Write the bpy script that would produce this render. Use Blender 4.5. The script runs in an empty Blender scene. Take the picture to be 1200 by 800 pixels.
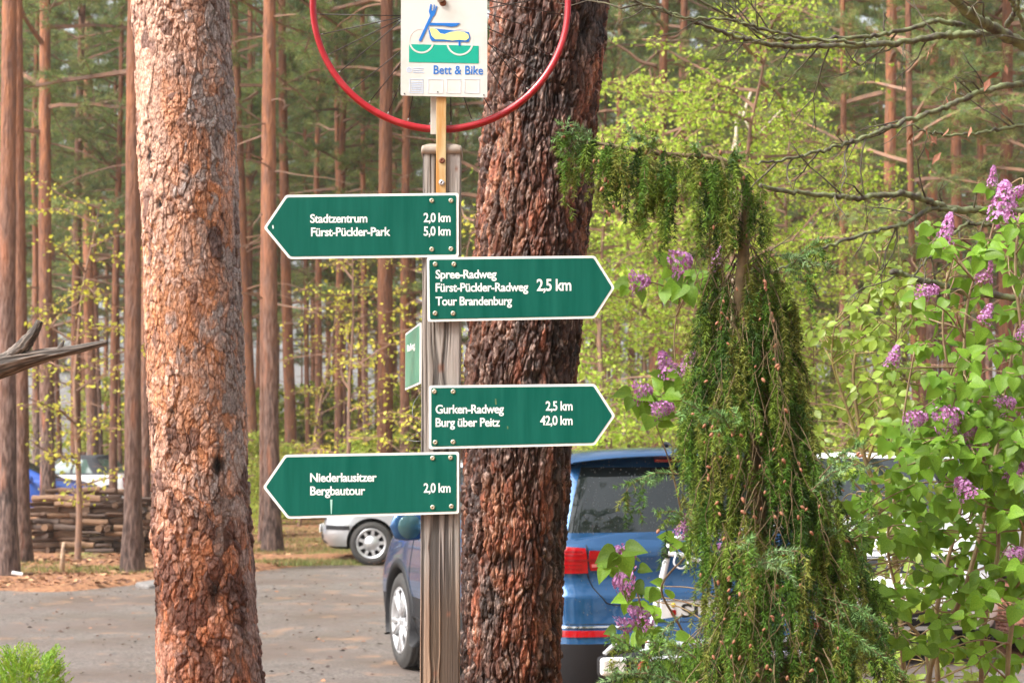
import bpy, bmesh, math, random
import numpy as np
from mathutils import Vector, Matrix, Euler
from mathutils.bvhtree import BVHTree

# ---------------------------------------------------------------- camera, sky, sun, exposure
S = bpy.context.scene
C = S.collection
EYE, FPX, PITCH = 1.55, 1800.0, math.atan(135 / 1800)
cam_d = bpy.data.cameras.new('camera'); cam = bpy.data.objects.new('camera', cam_d); C.objects.link(cam)
cam.location = (0, 0, EYE); cam.rotation_euler = (math.pi / 2 + PITCH, 0, 0)
cam_d.sensor_width = 36; cam_d.lens = 54; cam_d.clip_start = 0.05; cam_d.clip_end = 3000
cam_d.dof.use_dof = True; cam_d.dof.focus_distance = 3.8; cam_d.dof.aperture_fstop = 9.0
S.camera = cam
SUN_EL, SUN_AZ = math.radians(50), math.radians(238)      # azimuth clockwise from +Y: behind the camera, to the left
W = bpy.data.worlds.new('World'); S.world = W; W.use_nodes = True
wn = W.node_tree.nodes; wl = W.node_tree.links
bgn = wn['Background']; sky = wn.new('ShaderNodeTexSky'); sky.sky_type = 'NISHITA'; sky.sun_disc = False
sky.sun_elevation = SUN_EL; sky.sun_rotation = SUN_AZ; sky.air_density = 1.0; sky.dust_density = 6.0; sky.ozone_density = 1.0
hs = wn.new('ShaderNodeHueSaturation'); hs.inputs['Saturation'].default_value = 0.25
wl.new(sky.outputs[0], hs.inputs['Color']); wl.new(hs.outputs[0], bgn.inputs[0]); bgn.inputs[1].default_value = 0.15
sd = bpy.data.lights.new('sun', 'SUN'); sun = bpy.data.objects.new('sun', sd); C.objects.link(sun)
sd.energy = 1.5; sd.angle = math.radians(10); sd.color = (1, 0.95, 0.88)
sdir = Vector((math.sin(SUN_AZ) * math.cos(SUN_EL), math.cos(SUN_AZ) * math.cos(SUN_EL), math.sin(SUN_EL)))
sun.rotation_euler = (-sdir).to_track_quat('-Z', 'Y').to_euler(); sun.location = sdir * 60
S.view_settings.view_transform = 'Standard'; S.view_settings.look = 'None'
S.view_settings.exposure = 1.45; S.view_settings.gamma = 1.0
S.render.engine = 'CYCLES'
S.cycles.max_bounces = 6; S.cycles.diffuse_bounces = 3; S.cycles.glossy_bounces = 3; S.cycles.transmission_bounces = 4
S.cycles.use_denoising = True

rnd = random.Random(7)
RNG = np.random.default_rng(11)
sin, cos, pi = math.sin, math.cos, math.pi

def P(px, py, d):
    """world point at distance Y = d seen at photo pixel (px, py)"""
    u, v = (px - 600) / FPX, (400 - py) / FPX
    dy = cos(PITCH) - v * sin(PITCH); dz = sin(PITCH) + v * cos(PITCH)
    return Vector((u * d / dy, d, EYE + dz * d / dy))

# ---------------------------------------------------------------- object helpers
def setp(o, label=None, cat=None, group=None, kind=None):
    if label: o['label'] = label
    if cat: o['category'] = cat
    if group: o['group'] = group
    if kind: o['kind'] = kind
    return o

def empty(name, loc=(0, 0, 0), rz=0, label=None, cat=None, group=None, parent=None):
    o = bpy.data.objects.new(name, None); C.objects.link(o); o.empty_display_size = 0.1
    o.location = loc; o.rotation_euler = (0, 0, rz); o.parent = parent
    return setp(o, label, cat, group)

def link(name, me, parent=None, mat=None, loc=None, rot=None, scale=None):
    o = bpy.data.objects.new(name, me); C.objects.link(o); o.parent = parent
    if mat and not me.materials: me.materials.append(mat)
    if loc is not None: o.location = loc
    if rot is not None: o.rotation_euler = rot
    if scale is not None: o.scale = scale
    return o

def fast_mesh(name, V, F, mat=None, col=None, smooth=False, midx=None, mats=None):
    V = np.asarray(V, dtype=np.float32); F = np.asarray(F, dtype=np.int32)
    me = bpy.data.meshes.new(name); k = F.shape[1]
    me.vertices.add(len(V)); me.vertices.foreach_set('co', V.ravel())
    me.loops.add(F.size); me.loops.foreach_set('vertex_index', F.ravel())
    me.polygons.add(len(F)); me.polygons.foreach_set('loop_start', np.arange(len(F), dtype=np.int32) * k)
    me.update(calc_edges=True)
    for m in (mats or ([mat] if mat else [])): me.materials.append(m)
    if midx is not None: me.polygons.foreach_set('material_index', np.asarray(midx, dtype=np.int32))
    me.polygons.foreach_set('use_smooth', np.full(len(F), smooth))
    if col is not None:
        c = np.ones((len(V), 4), dtype=np.float32); c[:, :3] = col
        a = me.color_attributes.new('Col', 'FLOAT_COLOR', 'POINT'); a.data.foreach_set('color', c.ravel())
    me.update()
    return me

class MB:
    """collects shapes for ONE mesh object"""
    def __init__(s): s.v = []; s.f = []; s.m = []; s.sm = []
    def add(s, V, F, m=0, smooth=False):
        b = len(s.v); s.v += [tuple(p) for p in V]; s.f += [tuple(i + b for i in f) for f in F]
        s.m += [m] * len(F); s.sm += [smooth] * len(F); return s
    def box(s, c, d, rot=None, m=0, bev=0.0):
        hx, hy, hz = d[0] / 2, d[1] / 2, d[2] / 2
        if bev <= 0:
            V = [Vector((x * hx, y * hy, z * hz)) for x in (-1, 1) for y in (-1, 1) for z in (-1, 1)]
            F = [(0, 1, 3, 2), (4, 6, 7, 5), (0, 4, 5, 1), (2, 3, 7, 6), (0, 2, 6, 4), (1, 5, 7, 3)]
        else:
            bm = bmesh.new(); bmesh.ops.create_cube(bm, size=1)
            bmesh.ops.scale(bm, vec=d, verts=bm.verts)
            bmesh.ops.bevel(bm, geom=bm.edges[:], offset=bev, segments=2, affect='EDGES', profile=0.5)
            bm.verts.index_update(); V = [v.co.copy() for v in bm.verts]; F = [tuple(v.index for v in f.verts) for f in bm.faces]; bm.free()
        if rot is not None:
            R = Euler(rot).to_matrix()
            V = [R @ v for v in V]
        c = Vector(c); return s.add([v + c for v in V], F, m)
    def tube(s, pts, r, seg=8, m=0, caps=True, smooth=True, wob=0.0):
        V, F = tube(pts, r, seg, caps, wob); return s.add(V, F, m, smooth)
    def prism(s, poly, y0, y1, m=0):
        """poly: list of (x, z) points; solid between y0 and y1"""
        n = len(poly); V = [(x, y0, z) for x, z in poly] + [(x, y1, z) for x, z in poly]
        F = [tuple(range(n)), tuple(range(2 * n - 1, n - 1, -1))] + [(i, i + n, (i + 1) % n + n, (i + 1) % n) for i in range(n)]
        return s.add(V, F, m)
    def lathe(s, prof, axis='z', seg=24, m=0, c=(0, 0, 0), smooth=True, closed=False):
        V = []; n = len(prof)
        for k in range(seg):
            a = 2 * pi * k / seg
            for r, h in prof:
                p = (r * cos(a), r * sin(a), h)
                if axis == 'x': p = (h, r * cos(a), r * sin(a))
                if axis == 'y': p = (r * cos(a), h, r * sin(a))
                V.append((p[0] + c[0], p[1] + c[1], p[2] + c[2]))
        F = []
        for k in range(seg):
            k2 = (k + 1) % seg
            for i in range(n if closed else n - 1):
                j = (i + 1) % n
                F.append((k * n + i, k2 * n + i, k2 * n + j, k * n + j))
        return s.add(V, F, m, smooth)
    def mesh(s, name, mats):
        me = bpy.data.meshes.new(name); me.from_pydata(s.v, [], s.f)
        for mt in (mats if isinstance(mats, (list, tuple)) else [mats]): me.materials.append(mt)
        me.polygons.foreach_set('material_index', s.m); me.polygons.foreach_set('use_smooth', s.sm)
        bm = bmesh.new(); bm.from_mesh(me); bmesh.ops.recalc_face_normals(bm, faces=bm.faces); bm.to_mesh(me); bm.free()
        me.update(); return me
    def build(s, name, mats, parent=None, **k): return link(name, s.mesh(name, mats), parent, **k)

def frames(pts):
    pts = [Vector(p) for p in pts]; T = []
    for i in range(len(pts)):
        a = pts[max(i - 1, 0)]; b = pts[min(i + 1, len(pts) - 1)]
        t = (b - a); T.append(t.normalized() if t.length > 1e-9 else Vector((0, 0, 1)))
    n = T[0].orthogonal().normalized(); out = []
    for i, t in enumerate(T):
        n = (n - t * n.dot(t)); n = n.normalized() if n.length > 1e-6 else t.orthogonal().normalized()
        out.append((pts[i], t, n, t.cross(n)))
    return out

def tube(pts, r, seg=8, caps=True, wob=0.0):
    fr = frames(pts); n = len(fr)
    rs = r if isinstance(r, (list, tuple, np.ndarray)) else [r] * n
    V = []; F = []
    for i, (p, t, a, b) in enumerate(fr):
        for k in range(seg):
            an = 2 * pi * k / seg; rr = rs[i] * (1 + (wob * rnd.uniform(-1, 1) if wob else 0))
            V.append(p + a * (rr * cos(an)) + b * (rr * sin(an)))
    for i in range(n - 1):
        for k in range(seg):
            k2 = (k + 1) % seg; F.append((i * seg + k, i * seg + k2, (i + 1) * seg + k2, (i + 1) * seg + k))
    if caps: F.append(tuple(range(seg - 1, -1, -1))); F.append(tuple((n - 1) * seg + k for k in range(seg)))
    return V, F

def tri_tube(pts, r, seg=5):
    V, F = tube(pts, r, seg, caps=False); T = []
    for a, b, c, d in F: T += [(a, b, c), (a, c, d)]
    return np.array([tuple(v) for v in V], dtype=np.float32), np.array(T, dtype=np.int32)

def cspline(pts, n=8):
    """Catmull-Rom through pts"""
    pts = [Vector(p) for p in pts]; Q = [pts[0] * 2 - pts[1]] + pts + [pts[-1] * 2 - pts[-2]]; out = []
    for i in range(1, len(Q) - 2):
        p0, p1, p2, p3 = Q[i - 1:i + 3]
        for k in range(n):
            t = k / n
            out.append(0.5 * ((2 * p1) + (p2 - p0) * t + (2 * p0 - 5 * p1 + 4 * p2 - p3) * t * t + (3 * p1 - p0 - 3 * p2 + p3) * t ** 3))
    out.append(pts[-1]); return out

def unit(a): return a / np.maximum(np.linalg.norm(a, axis=-1, keepdims=True), 1e-9)

def needle_tris(Pb, D, L, Wd, rng=RNG):
    """one thin triangle per needle; returns V (3n,3), F (n,3)"""
    n = len(Pb); D = unit(D); side = unit(np.cross(D, rng.normal(size=(n, 3))))
    L = np.broadcast_to(np.asarray(L, float).reshape(-1, 1), (n, 1)); Wd = np.broadcast_to(np.asarray(Wd, float).reshape(-1, 1), (n, 1))
    V = np.empty((n, 3, 3)); V[:, 0] = Pb - side * Wd / 2; V[:, 1] = Pb + side * Wd / 2; V[:, 2] = Pb + D * L
    return V.reshape(-1, 3), np.arange(3 * n).reshape(n, 3)

def leaf_quads(Pb, D, Nn, L, Wd):
    """rhombic leaf, folded a little along its rib: two triangles"""
    n = len(Pb); D = unit(D); side = unit(np.cross(D, Nn)); up = np.cross(side, D)
    L = np.broadcast_to(np.asarray(L, float).reshape(-1, 1), (n, 1)); Wd = np.broadcast_to(np.asarray(Wd, float).reshape(-1, 1), (n, 1))
    V = np.empty((n, 4, 3)); V[:, 0] = Pb; V[:, 2] = Pb + D * L
    V[:, 1] = Pb + D * L * 0.45 + side * Wd / 2 + up * Wd * 0.15; V[:, 3] = Pb + D * L * 0.45 - side * Wd / 2 + up * Wd * 0.15
    b = np.arange(n)[:, None] * 4
    F = np.concatenate([b + np.array([[0, 1, 2]]), b + np.array([[0, 2, 3]])])
    return V.reshape(-1, 3), F

def join(parts):
    """parts: list of (V, F, material index, colour or None) with triangles -> V, F, midx, col"""
    Vs, Fs, Ms, Cs, b = [], [], [], [], 0
    for V, F, m, c in parts:
        V = np.asarray(V); Vs.append(V); Fs.append(np.asarray(F) + b); Ms.append(np.full(len(F), m)); b += len(V)
        Cs.append(np.broadcast_to(np.asarray((0.3, 0.3, 0.3) if c is None else c, float), (len(V), 3)))
    return np.concatenate(Vs), np.concatenate(Fs), np.concatenate(Ms), np.concatenate(Cs)

# ---------------------------------------------------------------- numpy noise
def _h(ix, iy, iz, s):
    n = (ix.astype(np.int64) * 73856093) ^ (iy.astype(np.int64) * 19349663) ^ (iz.astype(np.int64) * 83492791) ^ (s * 2654435761)
    n = (n ^ (n >> 13)) * 1274126177 & 0xffffffff; n = (n ^ (n >> 16)) * 2246822519 & 0xffffffff; n ^= n >> 15
    return (n & 0xffffff) / float(0xffffff)

def vnoise(p, s=0):
    i = np.floor(p).astype(np.int64); f = p - i; f = f * f * (3 - 2 * f); r = 0
    for dx in (0, 1):
        for dy in (0, 1):
            for dz in (0, 1):
                w = (f[:, 0] if dx else 1 - f[:, 0]) * (f[:, 1] if dy else 1 - f[:, 1]) * (f[:, 2] if dz else 1 - f[:, 2])
                r = r + w * _h(i[:, 0] + dx, i[:, 1] + dy, i[:, 2] + dz, s)
    return r

def fbm(p, o=4, s=0):
    r = 0; a = 0.5; t = 0
    for k in range(o): r = r + a * vnoise(p * 2 ** k + 17.3 * k, s + k); t += a; a *= 0.5
    return r / t

def voro(p, s=0, jit=0.9):
    """F1, F2, random id and second id of the nearest cell"""
    i = np.floor(p).astype(np.int64); n = len(p)
    F1 = np.full(n, 9.0); F2 = np.full(n, 9.0); ID = np.zeros(n); ID2 = np.zeros(n); DZ = np.zeros(n)
    for dx in (-1, 0, 1):
        for dy in (-1, 0, 1):
            for dz in (-1, 0, 1):
                cx, cy, cz = i[:, 0] + dx, i[:, 1] + dy, i[:, 2] + dz
                q = np.stack([cx + 0.5 + jit * (_h(cx, cy, cz, s + 1) - 0.5), cy + 0.5 + jit * (_h(cx, cy, cz, s + 2) - 0.5), cz + 0.5 + jit * (_h(cx, cy, cz, s + 3) - 0.5)], 1)
                d = np.sqrt(((p - q) ** 2).sum(1)); m = d < F1
                F2 = np.where(m, F1, np.minimum(F2, d)); F1 = np.where(m, d, F1); DZ = np.where(m, p[:, 2] - q[:, 2], DZ)
                ID = np.where(m, _h(cx, cy, cz, s + 4), ID); ID2 = np.where(m, _h(cx, cy, cz, s + 5), ID2)
    return F1, F2, ID, ID2, DZ

def sstep(a, b, x): t = np.clip((x - a) / (b - a), 0, 1); return t * t * (3 - 2 * t)

# ---------------------------------------------------------------- materials
def pmat(name, col, rough=0.6, col2=None, scale=8.0, stretch=(1, 1, 1), bump=0.0, bscale=None, spec=0.5, metal=0.0, coat=0.0,
         attr=False, rand=0.0, cut=(0.35, 0.65), crough=0.05, sss=0.0, dist=0.002, backlit=0.0):
    m = bpy.data.materials.new(name); m.use_nodes = True; nt = m.node_tree; N = nt.nodes; L = nt.links; b = N['Principled BSDF']
    b.inputs['Roughness'].default_value = rough; b.inputs['Specular IOR Level'].default_value = spec; b.inputs['Metallic'].default_value = metal
    b.inputs['Coat Weight'].default_value = coat; b.inputs['Coat Roughness'].default_value = crough
    b.inputs['Base Color'].default_value = (*col, 1)
    src = None
    tc = N.new('ShaderNodeTexCoord'); mp = N.new('ShaderNodeMapping'); mp.inputs['Scale'].default_value = stretch; L.new(tc.outputs['Object'], mp.inputs[0])
    if attr:
        at = N.new('ShaderNodeVertexColor'); at.layer_name = 'Col'; src = at.outputs[0]
    if col2 is not None:
        nz = N.new('ShaderNodeTexNoise'); nz.inputs['Scale'].default_value = scale; nz.inputs['Detail'].default_value = 8; nz.inputs['Roughness'].default_value = 0.6; L.new(mp.outputs[0], nz.inputs['Vector'])
        cr = N.new('ShaderNodeMapRange'); cr.inputs[1].default_value = cut[0]; cr.inputs[2].default_value = cut[1]; L.new(nz.outputs[0], cr.inputs[0])
        mx = N.new('ShaderNodeMix'); mx.data_type = 'RGBA'; L.new(cr.outputs[0], mx.inputs[0])
        if attr:
            mx.blend_type = 'MULTIPLY'; L.new(src, mx.inputs[6]); mx.inputs[7].default_value = (*col2, 1)
        else:
            mx.inputs[6].default_value = (*col, 1); mx.inputs[7].default_value = (*col2, 1)
        src = mx.outputs[2]
    if rand:
        oi = N.new('ShaderNodeObjectInfo'); hv = N.new('ShaderNodeHueSaturation'); mr = N.new('ShaderNodeMapRange')
        mr.inputs[3].default_value = 1 - rand; mr.inputs[4].default_value = 1 + rand; L.new(oi.outputs['Random'], mr.inputs[0]); L.new(mr.outputs[0], hv.inputs['Value'])
        if src is not None: L.new(src, hv.inputs['Color'])
        else: hv.inputs['Color'].default_value = (*col, 1)
        src = hv.outputs[0]
    if src is not None: L.new(src, b.inputs['Base Color'])
    if bump:
        nb = N.new('ShaderNodeTexNoise'); nb.inputs['Scale'].default_value = bscale or scale; nb.inputs['Detail'].default_value = 6; L.new(mp.outputs[0], nb.inputs['Vector'])
        bp = N.new('ShaderNodeBump'); bp.inputs['Strength'].default_value = bump; bp.inputs['Distance'].default_value = dist; L.new(nb.outputs[0], bp.inputs['Height']); L.new(bp.outputs[0], b.inputs['Normal'])
    if backlit:
        tr = N.new('ShaderNodeBsdfTranslucent'); ms = N.new('ShaderNodeMixShader'); ms.inputs[0].default_value = backlit
        if src is not None: L.new(src, tr.inputs[0])
        else: tr.inputs[0].default_value = (*col, 1)
        L.new(b.outputs[0], ms.inputs[1]); L.new(tr.outputs[0], ms.inputs[2]); L.new(ms.outputs[0], N['Material Output'].inputs[0])
    return m
# ---------------------------------------------------------------- the ground
def ground_mat():
    m = bpy.data.materials.new('forest_floor'); m.use_nodes = True; nt = m.node_tree; N = nt.nodes; L = nt.links; b = N['Principled BSDF']
    b.inputs['Roughness'].default_value = 0.9; b.inputs['Specular IOR Level'].default_value = 0.25
    g = N.new('ShaderNodeNewGeometry')
    def nz(s, d=8): n = N.new('ShaderNodeTexNoise'); n.inputs['Scale'].default_value = s; n.inputs['Detail'].default_value = d; L.new(g.outputs['Position'], n.inputs['Vector']); return n.outputs[0]
    def ramp(src, a, c): r = N.new('ShaderNodeMapRange'); r.inputs[1].default_value = a; r.inputs[2].default_value = c; L.new(src, r.inputs[0]); return r.outputs[0]
    def mix(f, a, c):
        x = N.new('ShaderNodeMix'); x.data_type = 'RGBA'; L.new(f, x.inputs[0])
        for k, v in ((6, a), (7, c)):
            if isinstance(v, tuple): x.inputs[k].default_value = (*v, 1)
            else: L.new(v, x.inputs[k])
        return x.outputs[2]
    c = mix(ramp(nz(14), .35, .65), (.17, .078, .042), (.38, .19, .095))
    c = mix(ramp(nz(60), .5, .7), c, (.10, .055, .035))
    c = mix(ramp(nz(.55, 5), .57, .68), c, (.16, .18, .05))
    L.new(c, b.inputs['Base Color'])
    bp = N.new('ShaderNodeBump'); bp.inputs['Strength'].default_value = 0.8; bp.inputs['Distance'].default_value = 0.02; L.new(nz(30), bp.inputs['Height']); L.new(bp.outputs[0], b.inputs['Normal'])
    return m

def lot_far_edge(x): return 18.2 + 0.3 * sin(x * 1.3) + 0.16 * sin(x * 4.1 + 1) + (sstep(-5.2, -2.2, np.float64(x)) * 4.2)
def axis(a, b, fine, far, n):
    inner = np.arange(a, b + 1e-6, fine); t = np.linspace(0, 1, n + 1)[1:] ** 2.5
    return np.concatenate([(a - t * far)[::-1], inner, b + t * far])
gx = axis(-14, 14, 0.16, 700, 26); gy = axis(2, 34, 0.16, 700, 26)
GX, GY = np.meshgrid(gx, gy, indexing='ij'); pts = np.stack([GX.ravel(), GY.ravel(), 0 * GX.ravel()], 1)
edge = np.array([lot_far_edge(v) for v in GX.ravel()])
inlot = sstep(-.25, .35, edge - pts[:, 1]) * sstep(-.1, .3, pts[:, 1] - 7.6) * sstep(-.1, .3, 3.95 - pts[:, 0])
bumpz = 0.02 + 0.07 * fbm(pts * 0.9, 4, 3) + 0.02 * fbm(pts * 5, 2, 9)
pts[:, 2] = bumpz * (1 - inlot) - 0.03 * inlot
ni, nj = GX.shape; idx = np.arange(ni * nj).reshape(ni, nj)
GF = np.stack([idx[:-1, :-1], idx[1:, :-1], idx[1:, 1:], idx[:-1, 1:]], -1).reshape(-1, 4)
M_floor = ground_mat()
g = link('ground', fast_mesh('ground', pts, GF, M_floor, smooth=True)); g['kind'] = 'structure'; g['label'] = 'brown needle strewn forest floor with mossy green patches'

def asphalt_mat():
    m = bpy.data.materials.new('asphalt'); m.use_nodes = True; nt = m.node_tree; N = nt.nodes; L = nt.links; b = N['Principled BSDF']
    g = N.new('ShaderNodeNewGeometry')
    def nz(s, d=8): n = N.new('ShaderNodeTexNoise'); n.inputs['Scale'].default_value = s; n.inputs['Detail'].default_value = d; L.new(g.outputs['Position'], n.inputs['Vector']); return n.outputs[0]
    def ramp(src, a, c, lo=0, hi=1): r = N.new('ShaderNodeMapRange'); r.inputs[1].default_value = a; r.inputs[2].default_value = c; r.inputs[3].default_value = lo; r.inputs[4].default_value = hi; L.new(src, r.inputs[0]); return r.outputs[0]
    def mix(f, a, c):
        x = N.new('ShaderNodeMix'); x.data_type = 'RGBA'; L.new(f, x.inputs[0])
        for k, v in ((6, a), (7, c)):
            if isinstance(v, tuple): x.inputs[k].default_value = (*v, 1)
            else: L.new(v, x.inputs[k])
        return x.outputs[2]
    c = mix(ramp(nz(45), .38, .62), (.060, .050, .045), (.20, .170, .150))
    c = mix(ramp(nz(.8, 5), .45, .62), c, (.12, .092, .078))
    c = mix(ramp(nz(2.6, 8), .58, .70), c, (.24, .15, .10)); c = mix(ramp(nz(6, 8), .62, .68), c, (.085, .075, .07))
    L.new(c, b.inputs['Base Color']); L.new(ramp(nz(1.1), .3, .7, .35, .75), b.inputs['Roughness'])
    bp = N.new('ShaderNodeBump'); bp.inputs['Strength'].default_value = 0.5; bp.inputs['Distance'].default_value = 0.01; L.new(nz(70), bp.inputs['Height']); L.new(bp.outputs[0], b.inputs['Normal'])
    return m
M_asph = asphalt_mat()
ax = np.arange(-40, 4.0, 0.2); V = []
for x in ax:
    e = float(lot_far_edge(x)); ye = 7.7 + 0.1 * sin(x * 2)
    for t in np.linspace(0, 1, 12): V.append((x, ye + (e - ye) * t, 0.006))
n = len(ax); F = [(i * 12 + j, (i + 1) * 12 + j, (i + 1) * 12 + j + 1, i * 12 + j + 1) for i in range(n - 1) for j in range(11)]
o = link('asphalt_car_park', fast_mesh('asphalt', V, F, M_asph)); o['kind'] = 'structure'; o['label'] = 'damp grey asphalt car park scattered with brown litter'
V = []; F = []
xs = np.arange(-60, 40, 1.0)
for x in xs: V += [(x, 39.5 + 0.4 * sin(x * .7), 0.11), (x, 49 + 0.4 * sin(x * .5), 0.11)]
F = [(2 * i, 2 * i + 2, 2 * i + 3, 2 * i + 1) for i in range(len(xs) - 1)]
o = link('far_road', fast_mesh('far_road', V, F, M_asph)); o['kind'] = 'structure'; o['label'] = 'grey forest road behind the wood pile'
# bark mulch strip beside the lilac
M_mulch = pmat('mulch', (.30, .12, .07), .9, (.15, .06, .04), 40, bump=1, bscale=60, dist=.02)
mx_, my_ = np.meshgrid(np.arange(3.9, 9, .12), np.arange(5.5, 22, .12), indexing='ij'); mp_ = np.stack([mx_.ravel(), my_.ravel(), 0 * mx_.ravel()], 1)
mp_[:, 2] = 0.11 + 0.05 * fbm(mp_ * 3, 4, 5); ii = np.arange(mx_.size).reshape(mx_.shape)
o = link('mulch_bed', fast_mesh('mulch_bed', mp_, np.stack([ii[:-1, :-1], ii[1:, :-1], ii[1:, 1:], ii[:-1, 1:]], -1).reshape(-1, 4), M_mulch, smooth=True)); o['kind'] = 'structure'; o['label'] = 'reddish bark mulch bed behind the lilac'
# kerb stone at the lot's far edge
V_ = MB().box((-4.22, 18.5, 0.02), (0.45, 0.35, 0.10), rot=(0.06, -0.08, 0.7), bev=0.03)
M_stone = pmat('kerb_stone', (.20, .185, .175), .8, (.13, .12, .115), 20, bump=.5, bscale=50)
o = V_.build('kerb_stone', M_stone); o['kind'] = 'structure'; o['label'] = 'weathered grey kerb stone at the asphalt edge'

# litter: leaf and needle scraps
def litter(name, n, area, zf, cols, size, label, avoid=None):
    x = RNG.uniform(area[0], area[1], n); y = RNG.uniform(area[2], area[3], n)
    if avoid is not None: k = avoid(x, y); x, y = x[k], y[k]
    n = len(x); Pb = np.stack([x, y, zf(x, y)], 1)
    a = RNG.uniform(0, 2 * pi, n); D = np.stack([np.cos(a), np.sin(a), RNG.uniform(-.05, .35, n)], 1)
    Nn = np.stack([RNG.normal(0, .3, n), RNG.normal(0, .3, n), np.ones(n)], 1)
    L = RNG.uniform(*size, n); V, F = leaf_quads(Pb, D, Nn, L, L * RNG.uniform(.25, .8, n))
    c = np.repeat(np.array(cols)[RNG.integers(0, len(cols), n)] * RNG.uniform(.7, 1.3, (n, 1)), 4, 0)
    o = link(name, fast_mesh(name, V, F, M_attr, col=c)); setp(o, label, 'ground litter', None, 'stuff'); return o
M_attr = pmat('litter', (1, 1, 1), .8, attr=True)
browns = [(.30, .13, .06), (.22, .10, .05), (.38, .22, .11), (.13, .06, .04)]
litter('leaf_litter', 16000, (-9, 2, 18, 34), lambda x, y: 0.055 + 0 * x, browns, (.04, .13), 'brown fallen leaves and needles lying under the pines', lambda x, y: y > np.array([lot_far_edge(v) for v in x]) - .15 - .5 * RNG.random(len(x)) ** 3)
litter('leaf_litter', 2600, (-8, 3.8, 8, 22), lambda x, y: 0.010 + 0 * x, [(.28, .13, .07), (.10, .055, .04), (.05, .03, .025)], (.012, .06), 'brown scraps of leaf and bark strewn on the asphalt', lambda x, y: y < np.array([lot_far_edge(v) for v in x]))
litter('bark_mulch', 9000, (3.9, 7, 5.5, 16), lambda x, y: 0.145 + 0 * x, [(.40, .16, .09), (.26, .10, .06), (.50, .27, .17), (.15, .06, .04)], (.03, .09), 'red brown bark chips lying behind the lilac')

# grass patches
def grass(n, spots, h, label, cols):
    V = []; c = []
    for (cx, cy, r, w) in spots:
        m = int(n * w); a = RNG.uniform(0, 2 * pi, m); rr = r * np.sqrt(RNG.random(m)); Pb = np.stack([cx + rr * np.cos(a) * 1.8, cy + rr * np.sin(a), np.full(m, .04)], 1)
        D = np.stack([RNG.normal(0, .35, m), RNG.normal(0, .35, m), np.ones(m)], 1)
        v, f = needle_tris(Pb, D, RNG.uniform(.4, 1, m) * h, .012); V.append(v); c.append(np.repeat(np.array(cols)[RNG.integers(0, len(cols), m)] * RNG.uniform(.7, 1.3, (m, 1)), 3, 0))
    V = np.concatenate(V); c = np.concatenate(c)
    o = link('grass', fast_mesh('grass', V, np.arange(len(V)).reshape(-1, 3), M_leafattr, col=c)); setp(o, label, 'grass', None, 'stuff')
M_leafattr = pmat('leaf_attr', (1, 1, 1), .55, attr=True, backlit=.35)
gs = [(.18, .21, .05), (.24, .25, .07), (.12, .15, .04), (.32, .24, .10)]
grass(3600, [(-6.9, 20.0, .5, .35), (-5.9, 20.6, .5, .25), (-7.6, 21.5, .8, .35), (-5.3, 20.2, .5, .15), (-3.1, 24.5, 1.0, 1.2), (-2.9, 27, 1.2, 1.2), (-4.2, 30, 2.0, 1.5), (-3.0, 21.9, .45, .5), (-9, 30, 2, 1), (-4, 34, 2, 1)], .10, 'low green grass tufts among the brown forest litter', gs)

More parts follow.
